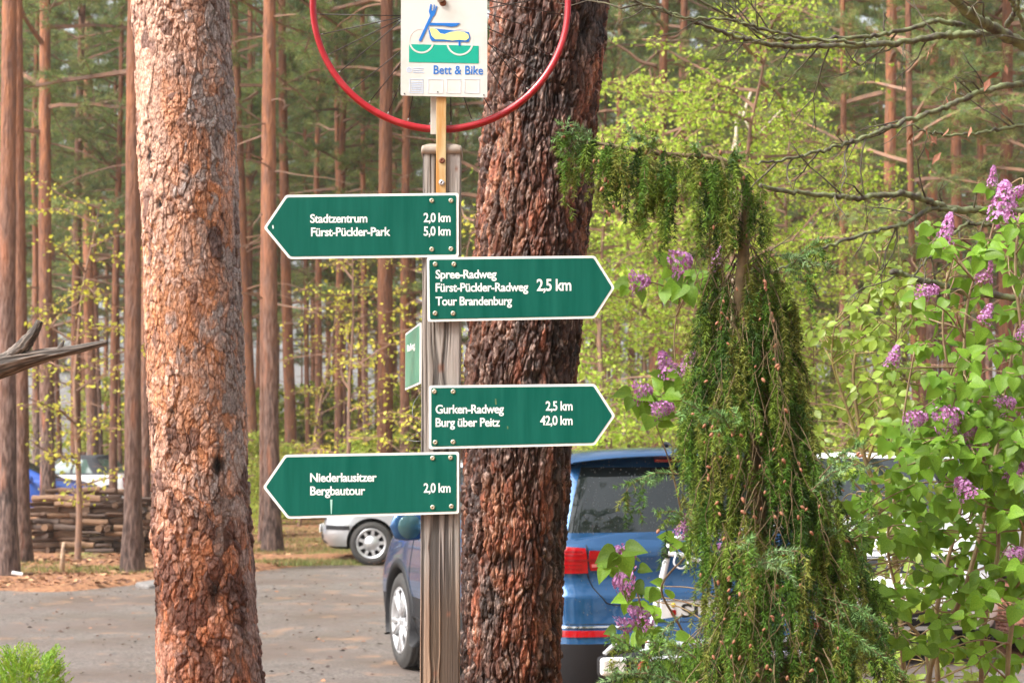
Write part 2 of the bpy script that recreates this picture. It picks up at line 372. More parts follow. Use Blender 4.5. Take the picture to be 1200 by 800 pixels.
# ---------------------------------------------------------------- bark trunks of the two near pines
def near_trunk(name, path, seed, style, parent, zfine=(0.5, 3.45), h=13.0):
    """path: list of (z, x, y, r)"""
    path = np.array(path, float)
    z = np.concatenate([np.arange(0.0, zfine[0], .03), np.arange(zfine[0], zfine[1], .0040), np.linspace(zfine[1], h, 120)])
    front = np.linspace(-105, 105, 370); back = np.linspace(105, 255, 42)[1:-1]
    th = np.radians(np.concatenate([front, back])) - pi / 2
    Z, T = np.meshgrid(z, th, indexing='ij')
    cx = np.interp(Z, path[:, 0], path[:, 1]); cy = np.interp(Z, path[:, 0], path[:, 2]); r = np.interp(Z, path[:, 0], path[:, 3])
    r = r * (1 + 0.35 * np.exp(-Z / 0.18))
    q = np.stack([(np.cos(T) * r).ravel(), (np.sin(T) * r).ravel(), Z.ravel()], 1)
    zz = q[:, 2]; rt = np.ones(len(q))
    wq = q * 9; warp = np.stack([fbm(wq, 3, seed + 1), fbm(wq, 3, seed + 2), fbm(wq, 3, seed + 3)], 1) - .5
    fine = np.stack([fbm(q * 60, 2, seed + 4), fbm(q * 60, 2, seed + 5), fbm(q * 60, 2, seed + 6)], 1) - .5
    right = np.cos(T).ravel()                       # +1 on the trunk's right flank
    w = q + warp * np.array([.035, .035, .07]) + fine * np.array([.0045, .0045, .009])
    if style == 'flaky':
        a1, a2, a3 = voro(w * np.array([30, 30, 14]), seed + 10), voro(w * np.array([62, 62, 34]), seed + 20), voro((w + fine * .01) * np.array([130, 130, 75]), seed + 30)
        rough = np.clip(.45 + .55 * sstep(1.9, 1.0, zz) + .35 * sstep(.3, 1, right) + .25 * sstep(-.6, -1, right), 0, 1.3)
        f1 = sstep(.0, .12, a1[1] - a1[0]); f2 = sstep(0, .10, a2[1] - a2[0]); f3 = sstep(0, .2, a3[1] - a3[0])
        a0 = voro((q + warp * np.array([.06, .06, .10])) * np.array([15, 15, 6.5]), seed + 80); f0 = sstep(0, .07, a0[1] - a0[0]); flat_ = sstep(.30, .62, fbm(q * np.array([7, 7, 3.2]), 3, seed + 85) * .75 + .3 * a0[3]); am = .30 + .85 * flat_
        hgt = .006 * (a0[2] - .5) + am * .0085 * rough * (f1 * (.3 + .7 * a1[2]) - .5) + am * .0062 * (a2[2] - .45 * np.clip(a2[4], -1, 1)) * (.6 + .4 * f2) * (.5 + .5 * rough) + .0030 * (a3[2] - .4 * np.clip(a3[4], -1, 1)) * f3
        big = fbm(q * np.array([5, 5, 2.2]), 4, seed + 50); big2 = fbm(q * np.array([9, 9, 5]), 4, seed + 60); big3 = fbm(q * np.array([14, 14, 7]), 3, seed + 61)
        tan, pink, grey, org, dark = [np.array(c) for c in ((.58, .29, .165), (.66, .42, .32), (.38, .335, .32), (.56, .22, .085), (.115, .062, .055))]
        t = (a2[2] * .55 + big * .9 - .2)[:, None]; col = tan * (1 - sstep(.2, .55, t)) + pink * sstep(.2, .55, t)
        k = sstep(.54, .74, big2 + .16 * a2[3])[:, None]; col = col * (1 - k * .6) + org * k * .6
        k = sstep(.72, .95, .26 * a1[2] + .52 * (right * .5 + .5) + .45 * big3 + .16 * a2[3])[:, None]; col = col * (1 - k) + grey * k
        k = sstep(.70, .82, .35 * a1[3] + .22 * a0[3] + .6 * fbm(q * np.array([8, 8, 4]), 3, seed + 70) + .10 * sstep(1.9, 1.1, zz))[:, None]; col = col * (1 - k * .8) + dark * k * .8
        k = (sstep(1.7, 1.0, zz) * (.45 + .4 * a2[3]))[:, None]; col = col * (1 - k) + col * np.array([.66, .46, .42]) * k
        gfis = (1 - np.minimum(f1 + .15, 1) * (.35 + .65 * f2))[:, None]; col = col * (1 - .6 * gfis) + np.array([.13, .05, .03]) * .6 * gfis
        col = col * ((.72 + .56 * a3[3]) * (1 - .45 * am * (1 - sstep(0, .10, a2[1] - a2[0]))) * (.80 + .34 * a0[2]) * (.72 + .28 * f0) * (.72 + .28 * sstep(0, .12, a3[1] - a3[0])))[:, None] * 1.22  # flake edges darkened: small crevice shadows painted into the bark colour
        # bare knots and resin black spots
        for (px, py, sx, sz, dk) in ((184, 190, .012, .035, 1), (187, 214, .009, .012, 1), (197, 247, .016, .022, 1), (213, 484, .014, .02, .7), (264, 545, .02, .045, 1), (262, 690, .022, .05, .8), (190, 700, .03, .14, .75), (232, 210, .014, .03, .5)):
            c = P(px, py, 5.3); u = (q[:, 0] + cx.ravel() - c.x) / sx; v = (zz - c.z) / sz
            kk = np.exp(-(u * u + v * v) ** 1.5) * (q[:, 1] < 0) * sstep(.25, .55, .5 * np.exp(-(u * u + v * v)) + .5 * a3[2]); hgt -= .008 * kk * dk
            col = col * (1 - kk[:, None] * dk) + np.array([.012, .010, .010]) * kk[:, None] * dk
    else:
        a1, a2, a3 = voro(w * np.array([38, 38, 8]), seed + 10), voro(w * np.array([78, 78, 24]), seed + 20), voro((w + fine * .012) * np.array([150, 150, 62]), seed + 30)
        f1 = sstep(.0, .20, a1[1] - a1[0]); f2 = sstep(0, .14, a2[1] - a2[0]); f3 = sstep(0, .2, a3[1] - a3[0])
        a0 = voro((q + warp * np.array([.05, .05, .12])) * np.array([17, 17, 4.5]), seed + 80); f0 = sstep(0, .12, a0[1] - a0[0])
        hgt = .008 * (f0 * (.4 + .6 * a0[2]) - .5) + .0105 * (f1 * (.45 + .55 * a1[2]) - .6) + .0075 * f2 * (a2[2] - .3 * np.clip(a2[4], -1, 1)) + .0045 * f3 * (a3[2] - .4 * np.clip(a3[4], -1, 1) - .3)
        big = fbm(q * np.array([7, 7, 1.6]), 4, seed + 50); big2 = fbm(q * np.array([10, 10, 3]), 4, seed + 60)
        brown, greyb, red, org, black = [np.array(c) for c in ((.115, .058, .044), (.26, .185, .16), (.255, .088, .050), (.40, .19, .11), (.035, .025, .023))]
        t = sstep(.42, .62, big + .15 * (a2[2] - .5))[:, None]; col = brown * (1 - t) + greyb * t
        k = sstep(.50, .62, big2 + .10 * a1[3] + .10 * np.exp(-((right - .25) / .4) ** 2) + .05 * sstep(1.6, 2.6, zz))[:, None]; col = col * (1 - k) + red * k
        k = sstep(.70, .82, a2[3] * .35 + big2 * .9)[:, None]; col = col * (1 - .8 * k) + org * k * .8
        k = sstep(.54, .68, .45 * a1[2] + .75 * fbm(q * np.array([6, 6, 2.4]), 3, seed + 70))[:, None]; col = col * (1 - .75 * k) + black * k * .75
        gf = (1 - f1)[:, None]; col = col * (1 - .6 * gf) + np.array([.05, .025, .02]) * .6 * gf
        col = col * (.45 + .95 * a3[3] ** 1.5)[:, None] * (.65 + .45 * f2)[:, None] * ((.70 + .5 * a0[3]) * (.6 + .4 * f0))[:, None]; k = sstep(.86, .95, a3[2] * .8 + a2[3] * .25)[:, None]; col = col * (1 - k * .6) + np.array([.48, .34, .28]) * k * .6
        c = P(699, 225, 4.7); u = (q[:, 0] + cx.ravel() - c.x) / .02; v = (zz - c.z) / .04; hgt += .022 * np.exp(-(u * u + v * v)) 
        for (px, py, sx, sz) in ((688, 50, .016, .05), (655, 720, .012, .05), (655, 130, .018, .03), (600, 655, .05, .03)):
            c = P(px - 5, py, 4.7); u = (q[:, 0] + cx.ravel() - c.x) / sx; v = (zz - c.z) / sz
            kk = np.exp(-(u * u + v * v) ** 2) * (q[:, 1] < 0); hgt -= .010 * kk; col = col * (1 - .85 * kk[:, None]) + np.array([.012, .009, .009]) * .85 * kk[:, None]
    lump = (fbm(q * np.array([3.5, 3.5, 1.5]), 3, seed + 90) - .5) * .03
    R = r.ravel() + hgt + lump
    V = np.stack([cx.ravel() + np.cos(T).ravel() * R, cy.ravel() + np.sin(T).ravel() * R, zz - .05 * (zz < .02)], 1)
    nz_, nt_ = Z.shape; ii = np.arange(nz_ * nt_).reshape(nz_, nt_); jj = np.roll(ii, -1, 1)
    F = np.stack([ii[:-1], jj[:-1], jj[1:], ii[1:]], -1).reshape(-1, 4)
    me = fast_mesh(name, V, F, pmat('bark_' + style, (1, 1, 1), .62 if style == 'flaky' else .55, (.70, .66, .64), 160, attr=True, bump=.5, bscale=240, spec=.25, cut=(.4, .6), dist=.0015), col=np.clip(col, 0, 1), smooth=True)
    return link(name, me, parent)

# ---------------------------------------------------------------- crowns and background trees
M_needle = pmat('pine_needles', (1, 1, 1), .6, attr=True, rand=.28, backlit=.5, spec=.15)
M_limb = pmat('limb_bark', (.16, .10, .075), .85, (.28, .15, .09), 6, rand=.2)
M_leafm = pmat('young_leaves', (1, 1, 1), .5, attr=True, rand=.22, backlit=.5, spec=.25)
def pine_crown(seed, length=12.0, rad=2.6, n=38, dead=9):
    rg = np.random.default_rng(seed); rr = random.Random(seed); parts = []; TP = []; TD = []
    for i in range(n + dead):
        isdead = i >= n
        z = (rr.uniform(-5.5, 0) if isdead else length * (i / n) ** .9); az = rr.uniform(0, 2 * pi); t = max(z, 0) / length
        Ln = rad * (1.15 - t) * rr.uniform(.55, 1.2) * (.45 if isdead else 1) + .25; up = rr.uniform(-.1, .5) + .5 * t
        d = Vector((cos(az), sin(az), up)).normalized(); p = Vector((0, 0, z)); pl = [p.copy()]; m = 7
        for k in range(m):
            d = (d + Vector((rr.uniform(-.25, .25), rr.uniform(-.25, .25), rr.uniform(-.22, .12)))).normalized(); p = p + d * (Ln / m); pl.append(p.copy())
        V, F = tri_tube(pl, [(.045 - .035 * k / m) * (1.1 - .5 * t) * (.4 if isdead else 1) for k in range(m + 1)], 4); parts.append((V, F, 1, None))
        if isdead: continue
        for k in range(2, m + 1):
            for s in range(3 if k < m else 4):
                q = Vector(pl[k]); e = (d + Vector((rr.uniform(-1, 1), rr.uniform(-1, 1), rr.uniform(-.35, .45)))).normalized(); l2 = rr.uniform(.25, .65)
                q2 = q + e * l2; V, F = tri_tube([q, q + e * l2 * .5 + Vector((0, 0, .03)), q2], [.010, .007, .004], 3); parts.append((V, F, 1, None))
                for w in range(4): TP.append(tuple(q + e * l2 * (.25 + .75 * w / 3) + Vector((rr.uniform(-.08, .08), rr.uniform(-.08, .08), rr.uniform(-.03, .08))))); TD.append(tuple(e))
    TP = np.array(TP); TD = np.array(TD); k = 13
    Pb = np.repeat(TP, k, 0); D = np.repeat(TD, k, 0) * .5 + rg.normal(0, .55, (len(Pb), 3)) + np.array([0, 0, .15])
    V, F = needle_tris(Pb + rg.normal(0, .03, Pb.shape), D, rg.uniform(.09, .19, len(Pb)), .015, rg)
    base = np.array([(.17, .24, .07), (.23, .28, .09), (.14, .21, .10), (.28, .31, .11)]); c = np.repeat(np.repeat(base[rg.integers(0, 4, len(TP))], k, 0) * rg.uniform(.7, 1.3, (len(Pb), 1)), 3, 0)
    parts.append((V, F, 0, c)); V, F, m, c = join(parts)
    return fast_mesh('pine_crown', V, F, mats=[M_needle, M_limb], midx=m, col=c)

def broad_crown(seed, h=6.0, rad=1.6, n=26, leaf=.05, per=26, cols=((.30, .40, .06), (.22, .34, .05), (.38, .45, .10)), z0=.22, arch=.3):
    """leafy understorey tree: stem, limbs, twigs and single small leaves"""
    rg = np.random.default_rng(seed); rr = random.Random(seed); parts = []; LP = []
    st = [Vector((0, 0, 0))]; d = Vector((rr.uniform(-.1, .1), rr.uniform(-.1, .1), 1))
    for k in range(10): d = (d + Vector((rr.uniform(-.12, .12), rr.uniform(-.12, .12), .12))).normalized(); st.append(st[-1] + d * h / 10)
    for i in range(n):
        t = z0 + (1 - z0) * (i + rr.random()) / n; q = st[min(int(t * 10), 9)].lerp(st[min(int(t * 10) + 1, 10)], t * 10 - int(t * 10)) if t < 1 else st[10]
        az = rr.uniform(0, 2 * pi); L = rad * (1.1 - .75 * abs(t - .45)) * rr.uniform(.55, 1.15); e = Vector((cos(az), sin(az), rr.uniform(.05, .6))).normalized(); pl = [Vector(q)]
        for k in range(6): e = (e + Vector((rr.uniform(-.3, .3), rr.uniform(-.3, .3), rr.uniform(-.3, .3 - arch * .6)))).normalized(); pl.append(pl[-1] + e * L / 6)
        V, F = tri_tube(pl, [.02 * h / 6 * (1 - k / 7) + .002 for k in range(7)], 4); parts.append((V, F, 1, None))
        for k in range(1, 7):
            for s in range(4):
                f = Vector((rr.uniform(-1, 1), rr.uniform(-1, 1), rr.uniform(-.3, .35))).normalized(); l2 = rr.uniform(.15, .5) * rad / 1.6; a = pl[k]; b2 = a + f * l2
                V, F = tri_tube([a, b2], [.005, .002], 3); parts.append((V, F, 1, None))
                for w in range(per // 4): LP.append(tuple(a.lerp(b2, rr.uniform(.2, 1.15)) + Vector((rr.gauss(0, .05), rr.gauss(0, .05), rr.gauss(0, .03)))))
    LP = np.array(LP); m = len(LP); D = rg.normal(0, 1, (m, 3)) + np.array([0, 0, -.5]); Nn = rg.normal(0, .6, (m, 3)) + np.array([0, 0, 1.0])
    L = rg.uniform(.6, 1.2, m) * leaf; V, F = leaf_quads(LP, D, Nn, L, L * .75)
    c = np.repeat(np.array(cols)[rg.integers(0, len(cols), m)] * rg.uniform(.75, 1.25, (m, 1)), 4, 0)
    parts.append((V, F, 0, c)); V, F, mi, c = join(parts)
    crown = fast_mesh('leafy_crown', V, F, mats=[M_leafm, M_limb], midx=mi, col=c)
    V, F = tri_tube(st, [.055 * h / 6 * (1 - .085 * k) for k in range(11)], 7); stem = fast_mesh('stem', V, F, M_limb, smooth=True)
    return crown, stem

def bark_mat():
    m = bpy.data.materials.new('pine_bark_far'); m.use_nodes = True; nt = m.node_tree; N = nt.nodes; L = nt.links; b = N['Principled BSDF']; b.inputs['Roughness'].default_value = .75
    b.inputs['Specular IOR Level'].default_value = .3
    g = N.new('ShaderNodeNewGeometry'); sx = N.new('ShaderNodeSeparateXYZ'); L.new(g.outputs['Position'], sx.inputs[0])
    mp = N.new('ShaderNodeMapping'); mp.inputs['Scale'].default_value = (1, 1, .22); L.new(g.outputs['Position'], mp.inputs[0])
    def nz(s, d=6, src=mp.outputs[0]): n = N.new('ShaderNodeTexNoise'); n.inputs['Scale'].default_value = s; n.inputs['Detail'].default_value = d; L.new(src, n.inputs['Vector']); return n.outputs[0]
    oi = N.new('ShaderNodeObjectInfo')
    def ramp(src, a, c, lo=0, hi=1): r = N.new('ShaderNodeMapRange'); r.inputs[1].default_value = a; r.inputs[2].default_value = c; r.inputs[3].default_value = lo; r.inputs[4].default_value = hi; L.new(src, r.inputs[0]); return r.outputs[0]
    def mix(f, a, c):
        x = N.new('ShaderNodeMix'); x.data_type = 'RGBA'; L.new(f, x.inputs[0])
        for k, v in ((6, a), (7, c)):
            if isinstance(v, tuple): x.inputs[k].default_value = (*v, 1)
            else: L.new(v, x.inputs[k])
        return x.outputs[2]
    low = mix(ramp(nz(26), .38, .62), (.050, .032, .028), (.21, .14, .115))
    up = mix(ramp(nz(14), .35, .65), (.37, .15, .07), (.21, .10, .065))
    ma = N.new('ShaderNodeMath'); ma.operation = 'MULTIPLY_ADD'; L.new(oi.outputs['Random'], ma.inputs[0]); ma.inputs[1].default_value = -6.0; L.new(sx.outputs[2], ma.inputs[2])
    mb = N.new('ShaderNodeMath'); mb.operation = 'MULTIPLY_ADD'; L.new(nz(1.3), mb.inputs[0]); mb.inputs[1].default_value = 5.0; L.new(ma.outputs[0], mb.inputs[2])
    c = mix(ramp(mb.outputs[0], -.5, 5.0), low, up)
    c = mix(ramp(nz(5, 3), .6, .75), c, (.33, .13, .07))
    hv = N.new('ShaderNodeHueSaturation'); L.new(ramp(oi.outputs['Random'], 0, 1, .5, 1.15), hv.inputs['Value']); L.new(c, hv.inputs['Color']); L.new(hv.outputs[0], b.inputs['Base Color'])
    bp = N.new('ShaderNodeBump'); bp.inputs['Strength'].default_value = 1; bp.inputs['Distance'].default_value = .05; L.new(nz(26), bp.inputs['Height']); L.new(bp.outputs[0], b.inputs['Normal'])
    return m
M_bark = bark_mat()
def unit_trunk(seed, wild=1.0):
    rr = random.Random(seed); n = 34; pl = []; ra = []; bx = by = 0; vx = rr.uniform(-.5, .5) * wild; vy = 0
    for k in range(n):
        t = k / (n - 1); ra.append((1 - .62 * t) * (1 + .5 * math.exp(-t / .012)) * (1 + rr.uniform(-.03, .03))); pl.append((bx, by, t))
        vx += rr.uniform(-.2, .2) * wild; vy += rr.uniform(-.2, .2) * wild; vx *= .93; vy *= .93; bx += vx * .6; by += vy * .6
    V = []; seg = 16
    for k in range(n):
        for s in range(seg):
            a = 2 * pi * s / seg; r = ra[k] * (1 + rr.uniform(-.05, .05)); V.append((pl[k][0] + r * cos(a), pl[k][1] + r * sin(a), pl[k][2] - (.004 if k == 0 else 0)))
    F = [(k * seg + s, k * seg + (s + 1) % seg, (k + 1) * seg + (s + 1) % seg, (k + 1) * seg + s) for k in range(n - 1) for s in range(seg)]
    return fast_mesh('pine_trunk', V, F, M_bark, smooth=True), pl
TR = [unit_trunk(s, w) for s, w in ((3, .25), (8, .3), (21, .3), (34, 1), (55, 1))]
CR = [pine_crown(s) for s in (1, 2, 3, 4)]
def pine(base_px, depth, wpx, top_px, label, group=None, h=None, cb=None, k=None, crown=True):
    """a background pine standing at distance depth; wpx its width in photo pixels at eye height"""
    u = (base_px - 600) / FPX * depth * 1.0; X1 = P(top_px, 0, depth); k = rnd.randrange(5) if k is None else k; h = h or rnd.uniform(19, 24)
    r = wpx / FPX * depth / 2 / .96; a = math.atan2(X1.x - u, X1.z)
    t = empty('pine_tree', (u, depth, 0.03), 0, label, 'tree', group); t.rotation_euler = (0, a, rnd.choice((0, 0)))
    me, pl = TR[k]; link('trunk', me, t, scale=(r, r, h))
    if crown:
        cb = cb or rnd.uniform(7.5, 10.5); q = pl[min(33, int(cb / h * 33))]
        s = (h - cb + .5) / 12.0; link('crown', CR[rnd.randrange(4)], t, loc=(q[0] * r, q[1] * r, cb), rot=(0, 0, rnd.uniform(0, 6.28)), scale=(s * rnd.uniform(.85, 1.15),) * 2 + (s,))
    return t
# ---------------------------------------------------------------- cars
def paint(name, col, rough=.32, metal=.55, coat=1.0): return pmat(name, col, rough, metal=metal, coat=coat, crough=.04, bump=.02, bscale=400, dist=.0005)
M_glass = pmat('dark_glass', (.008, .012, .012), .03, spec=.85)
M_mirr = pmat('mirror_glass', (.05, .12, .13), .08, spec=.8, metal=.3)
M_rub = pmat('black_plastic', (.018, .018, .020), .55, spec=.25)
M_tyre = pmat('tyre_rubber', (.028, .027, .027), .75, (.05, .045, .04), 30)
M_alloy = pmat('alloy', (.62, .62, .63), .3, metal=.7)
M_red = pmat('red_lens', (.30, .003, .006), .12, coat=.3, spec=.4)
M_redd = pmat('dark_red_lens', (.20, .004, .008), .12, coat=.6)
M_clearr = pmat('pale_red_lens', (.55, .16, .15), .15, coat=.5)
M_clear = pmat('clear_lens', (.55, .58, .60), .08, coat=.8, metal=.3)
M_chrome = pmat('chrome', (.75, .75, .76), .12, metal=1)
M_white = pmat('white_plate', (.80, .80, .78), .4)
M_black = pmat('black_print', (.012, .012, .012), .5)
M_gap = pmat('panel_gap', (.006, .006, .007), .9)

def half_outline(yr, yf, hw, rr, rf, br, bf, ns=40):
    rr = min(rr, hw * .9); rf = min(rf, hw * .9); pts = []
    for i in range(10): x = (hw - rr) * i / 10; pts.append((x, yr + br * (x / hw) ** 2))
    b = br * ((hw - rr) / hw) ** 2
    for i in range(9): a = pi / 2 * i / 9; pts.append((hw - rr + rr * sin(a), yr + b + rr * .95 * (1 - cos(a))))
    y0 = yr + b + rr * .95; c = bf * ((hw - rf) / hw) ** 2; y1 = yf - c - rf * 1.1
    for i in range(ns): t = i / ns; y = y0 + (y1 - y0) * t; pts.append((hw - .02 * hw * (2 * t - 1) ** 2 + .0 * t, y))
    for i in range(9): a = pi / 2 * i / 9; pts.append((hw - .02 * hw - rf + rf * cos(a), y1 + rf * 1.1 * sin(a)))
    for i in range(11): t = i / 10; x = (hw * .98 - rf) * (1 - t); pts.append((x, yf - bf * (x / hw) ** 2))
    return pts

def boolean_cut(me, cutters):
    ob = bpy.data.objects.new('tmp', me); C.objects.link(ob); cs = []
    for cm in cutters:
        c = bpy.data.objects.new('tmpc', cm); C.objects.link(c); cs.append(c)
        md = ob.modifiers.new('b', 'BOOLEAN'); md.operation = 'DIFFERENCE'; md.object = c; md.solver = 'EXACT'
    bpy.context.view_layer.update(); dg = bpy.context.evaluated_depsgraph_get()
    out = bpy.data.meshes.new_from_object(ob.evaluated_get(dg)); ms = list(me.materials)
    for c in cs: bpy.data.objects.remove(c)
    bpy.data.objects.remove(ob)
    if len(out.materials) < len(ms): 
        out.materials.clear(); [out.materials.append(x) for x in ms]
    return out

def bvh_of(meshes):
    vs, fs = [], []
    for me in meshes:
        b = len(vs); vs += [v.co.copy() for v in me.vertices]; fs += [tuple(i + b for i in p.vertices) for p in me.polygons]
    return BVHTree.FromPolygons(vs, fs)

class Car:
    """local frame: x to the car's right, y forward, z up; y = 0 at the rear bumper"""
    def __init__(s, name, spec, mp, loc, rz, label, parts_scale=1):
        s.sp = sp = spec; s.mp = mp
        s.t = empty(name, loc, rz, label, 'car')
        ybc = sp['cowl']; L = sp['L']
        def zb(y): t = sstep(ybc, L, np.float64(y)); return sp['belt'] - (sp['belt'] - sp['nose']) * float(t) ** .9
        lv = sp['levels']; Vv = []; rows = []
        zl = lv[0][0]; zt = sp['belt']
        for (z, yr, yf, hw) in lv:
            row = []
            for (x, y) in half_outline(yr, yf, hw, sp.get('rr', .22), sp.get('rf', .34), sp.get('br', .06), sp.get('bf', .10)):
                f = (z - zl) / (zt - zl); row.append((x, y, zl + f * (zb(y) - zl)))
            rows.append(row)
        s.rows = rows; n = len(rows[0]); V = []; F = []; mi = []
        for row in rows:
            V += row
        for row in rows: V += [(-x, y, z) for x, y, z in row]
        nl = len(rows)
        R = lambda i, j: i * n + j
        Lf = lambda i, j: (nl + i) * n + j
        low = sp.get('lowmat', 0)
        for i in range(nl - 1):
            for j in range(n - 1):
                m = 1 if (lv[i + 1][0] <= low) else 0
                F.append((R(i, j), R(i, j + 1), R(i + 1, j + 1), R(i + 1, j))); mi.append(m)
                F.append((Lf(i, j), Lf(i + 1, j), Lf(i + 1, j + 1), Lf(i, j + 1))); mi.append(m)
        def cap(top, M, crown, mat):
            base = len(V); row = rows[top]
            for (x, y, z) in row:
                for k in range(M + 1): q = 1 - 2 * k / M; V.append((x * q, y, z + crown * (1 - q ** 4) * (1 if x > .3 else x / .3)))
            for j in range(n - 1):
                for k in range(M): F.append((base + j * (M + 1) + k, base + (j + 1) * (M + 1) + k, base + (j + 1) * (M + 1) + k + 1, base + j * (M + 1) + k + 1)); mi.append(mat)
        cap(nl - 1, 8, .045, 0); cap(0, 1, 0, 1)
        body = s.finish('body', V, F, mi, [mp, M_rub, M_gap])
        cut = []
        wr = sp['wr'] + sp.get('gap', .055)
        for yw in sp['wheels']:
            for sd in (-1, 1):
                c = MB(); x0, x1 = (sp['hw'] - .34) * sd, (sp['hw'] + .2) * sd
                c.lathe([(0, x0), (wr, x0), (wr, x1), (0, x1)], 'x', 40, m=0, c=(0, yw, sp['wr'] + .01), smooth=False)
                cm = c.mesh('cut', [M_gap]); bm = bmesh.new(); bm.from_mesh(cm); bmesh.ops.remove_doubles(bm, verts=bm.verts, dist=1e-5); bmesh.ops.recalc_face_normals(bm, faces=bm.faces); bm.to_mesh(cm); bm.free(); cut.append(cm)
        body2 = boolean_cut(body, cut)
        for p in body2.polygons: p.use_smooth = True
        s.sharp(body2); s.body = link('body', body2, s.t)
        # greenhouse
        gl = sp['gh']; NL = 9; rows = []
        for i in range(NL):
            t = i / (NL - 1); z = gl['z0'] + (gl['z1'] - gl['z0']) * t
            tt = t; hw = gl['hw0'] + (gl['hw1'] - gl['hw0']) * (t ** 1.25); yr = gl['yr0'] + (gl['yr1'] - gl['yr0']) * t ** gl.get('pr', 1.1); yf = gl['yf0'] + (gl['yf1'] - gl['yf0']) * t ** gl.get('pf', 1.0)
            rows.append([(x, y, z) for x, y in half_outline(yr, yf, hw, gl.get('rr', .16), gl.get('rf', .22), gl.get('br', .09), gl.get('bf', .18))])
        n = len(rows[0]); s.g = rows
        G = {'b': [], 'rear': [], 'wind': [], 'sr': [], 'sl': []}
        V = [p for row in rows for p in row] + [(-x, y, z) for row in rows for x, y, z in row]; GL = lambda i, j: (NL + i) * n + j; GR = lambda i, j: i * n + j
        soft = gl.get('soft'); sides = gl.get('sides', ((.06, .30), (.34, .62), (.66, .93)))
        for i in range(NL - 1):
            for j in range(n - 1):
                kind = None
                inb = 1 <= i <= NL - 3
                if j < gl.get('rj', 11) and inb: kind = 'rear'
                elif 19 <= j < 59 and inb:
                    u = (j + .5 - 19) / 40
                    if any(a <= u <= b for a, b in sides): kind = 's'
                elif j >= 62 and 0 <= i <= NL - 2: kind = 'wind'
                for sd in (0, 1):
                    f = (GR(i, j), GR(i, j + 1), GR(i + 1, j + 1), GR(i + 1, j)) if sd == 0 else (GL(i, j), GL(i + 1, j), GL(i + 1, j + 1), GL(i, j + 1))
                    G['b' if kind is None else ('sr' if sd == 0 else 'sl') if kind == 's' else kind].append(f)
        base = len(V); row = rows[-1]; M = 8
        for (x, y, z) in row:
            for k in range(M + 1): q = 1 - 2 * k / M; V.append((x * q, y, z + gl.get('crown', .05) * (1 - abs(q) ** 2.4) * min(1, x / .3)))
        for j in range(n - 1):
            for k in range(M): G['b'].append((base + j * (M + 1) + k, base + (j + 1) * (M + 1) + k, base + (j + 1) * (M + 1) + k + 1, base + j * (M + 1) + k + 1))
        gm = s.finish('cabin', V, G['b'], [0] * len(G['b']), [soft or mp]); s.cabin = link('soft_top' if soft else 'cabin', gm, s.t)
        names = {'rear': 'rear_window', 'wind': 'windscreen', 'sr': 'side_window', 'sl': 'side_window'}
        allm = [body2, gm]; s.glassm = {}
        for k, nm in names.items():
            if not G[k]: continue
            gmm = s.finish(nm, V, G[k], [0] * len(G[k]), [sp.get('glass', M_glass)]); link(nm, gmm, s.t); allm.append(gmm)
        s.bvh = bvh_of(allm)
        # roof lining so that the cabin is closed below the glass
    def finish(s, name, V, F, mi, mats):
        bm = bmesh.new(); vs = [bm.verts.new(p) for p in V]
        for f, m in zip(F, mi):
            try: fc = bm.faces.new([vs[i] for i in f]); fc.material_index = m; fc.smooth = True
            except ValueError: pass
        bmesh.ops.remove_doubles(bm, verts=bm.verts, dist=2e-4)
        bmesh.ops.dissolve_degenerate(bm, edges=bm.edges, dist=1e-5)
        bmesh.ops.delete(bm, geom=[v for v in bm.verts if not v.link_faces], context='VERTS')
        bmesh.ops.recalc_face_normals(bm, faces=bm.faces)
        me = bpy.data.meshes.new(name); bm.to_mesh(me); bm.free()
        for m in mats: me.materials.append(m)
        s.sharp(me); return me
    def sharp(s, me, ang=38):
        bm = bmesh.new(); bm.from_mesh(me)
        for e in bm.edges:
            if len(e.link_faces) == 2 and e.calc_face_angle(0) > math.radians(ang): e.smooth = False
            elif len(e.link_faces) == 2 and e.link_faces[0].material_index != e.link_faces[1].material_index: e.smooth = False
        bm.to_mesh(me); bm.free()
    def proj(s, x, z, side, off=.004):
        """point on the bodywork: side 'rear'|'front' takes (x, z); 'L'|'R' takes (y, z); 'top' takes (x, y)"""
        o, d = {'rear': ((x, -3, z), (0, 1, 0)), 'front': ((x, s.sp['L'] + 3, z), (0, -1, 0)), 'L': ((-4, x, z), (1, 0, 0)), 'R': ((4, x, z), (-1, 0, 0)), 'top': ((x, z, 4), (0, 0, -1))}[side]
        o, d = Vector(o), Vector(d); h = s.bvh.ray_cast(o, d)
        if h[0] is None: return None
        nn = h[1] if h[1].dot(d) < 0 else -h[1]; return h[0] + nn * off
    def patch(s, name, side, quad, mat, off=.006, thick=.02, nu=10, nv=6, parent=None, rnd_=.0, label=None):
        """skin piece lying on the bodywork inside a 2D quad"""
        a, b, c, d = [Vector((*q, 0)) for q in quad]; G = {}; m = MB(); V = []
        for i in range(nu + 1):
            for j in range(nv + 1):
                u, v = i / nu, j / nv
                if rnd_:
                    x, y = 2 * u - 1, 2 * v - 1; k = rnd_; x2 = x * math.sqrt(1 - k * y * y / 2); y2 = y * math.sqrt(1 - k * x * x / 2); u, v = (x2 + 1) / 2, (y2 + 1) / 2
                p = (a * (1 - u) + b * u) * (1 - v) + (d * (1 - u) + c * u) * v
                q = s.proj(p.x, p.y, side, off); G[i, j] = q
        for key, q in list(G.items()):
            if q is None:
                near = [(abs(key[0] - k[0]) + abs(key[1] - k[1]), k) for k, w in G.items() if w is not None]
                if not near: return None
                G[key] = G[min(near)[1]]
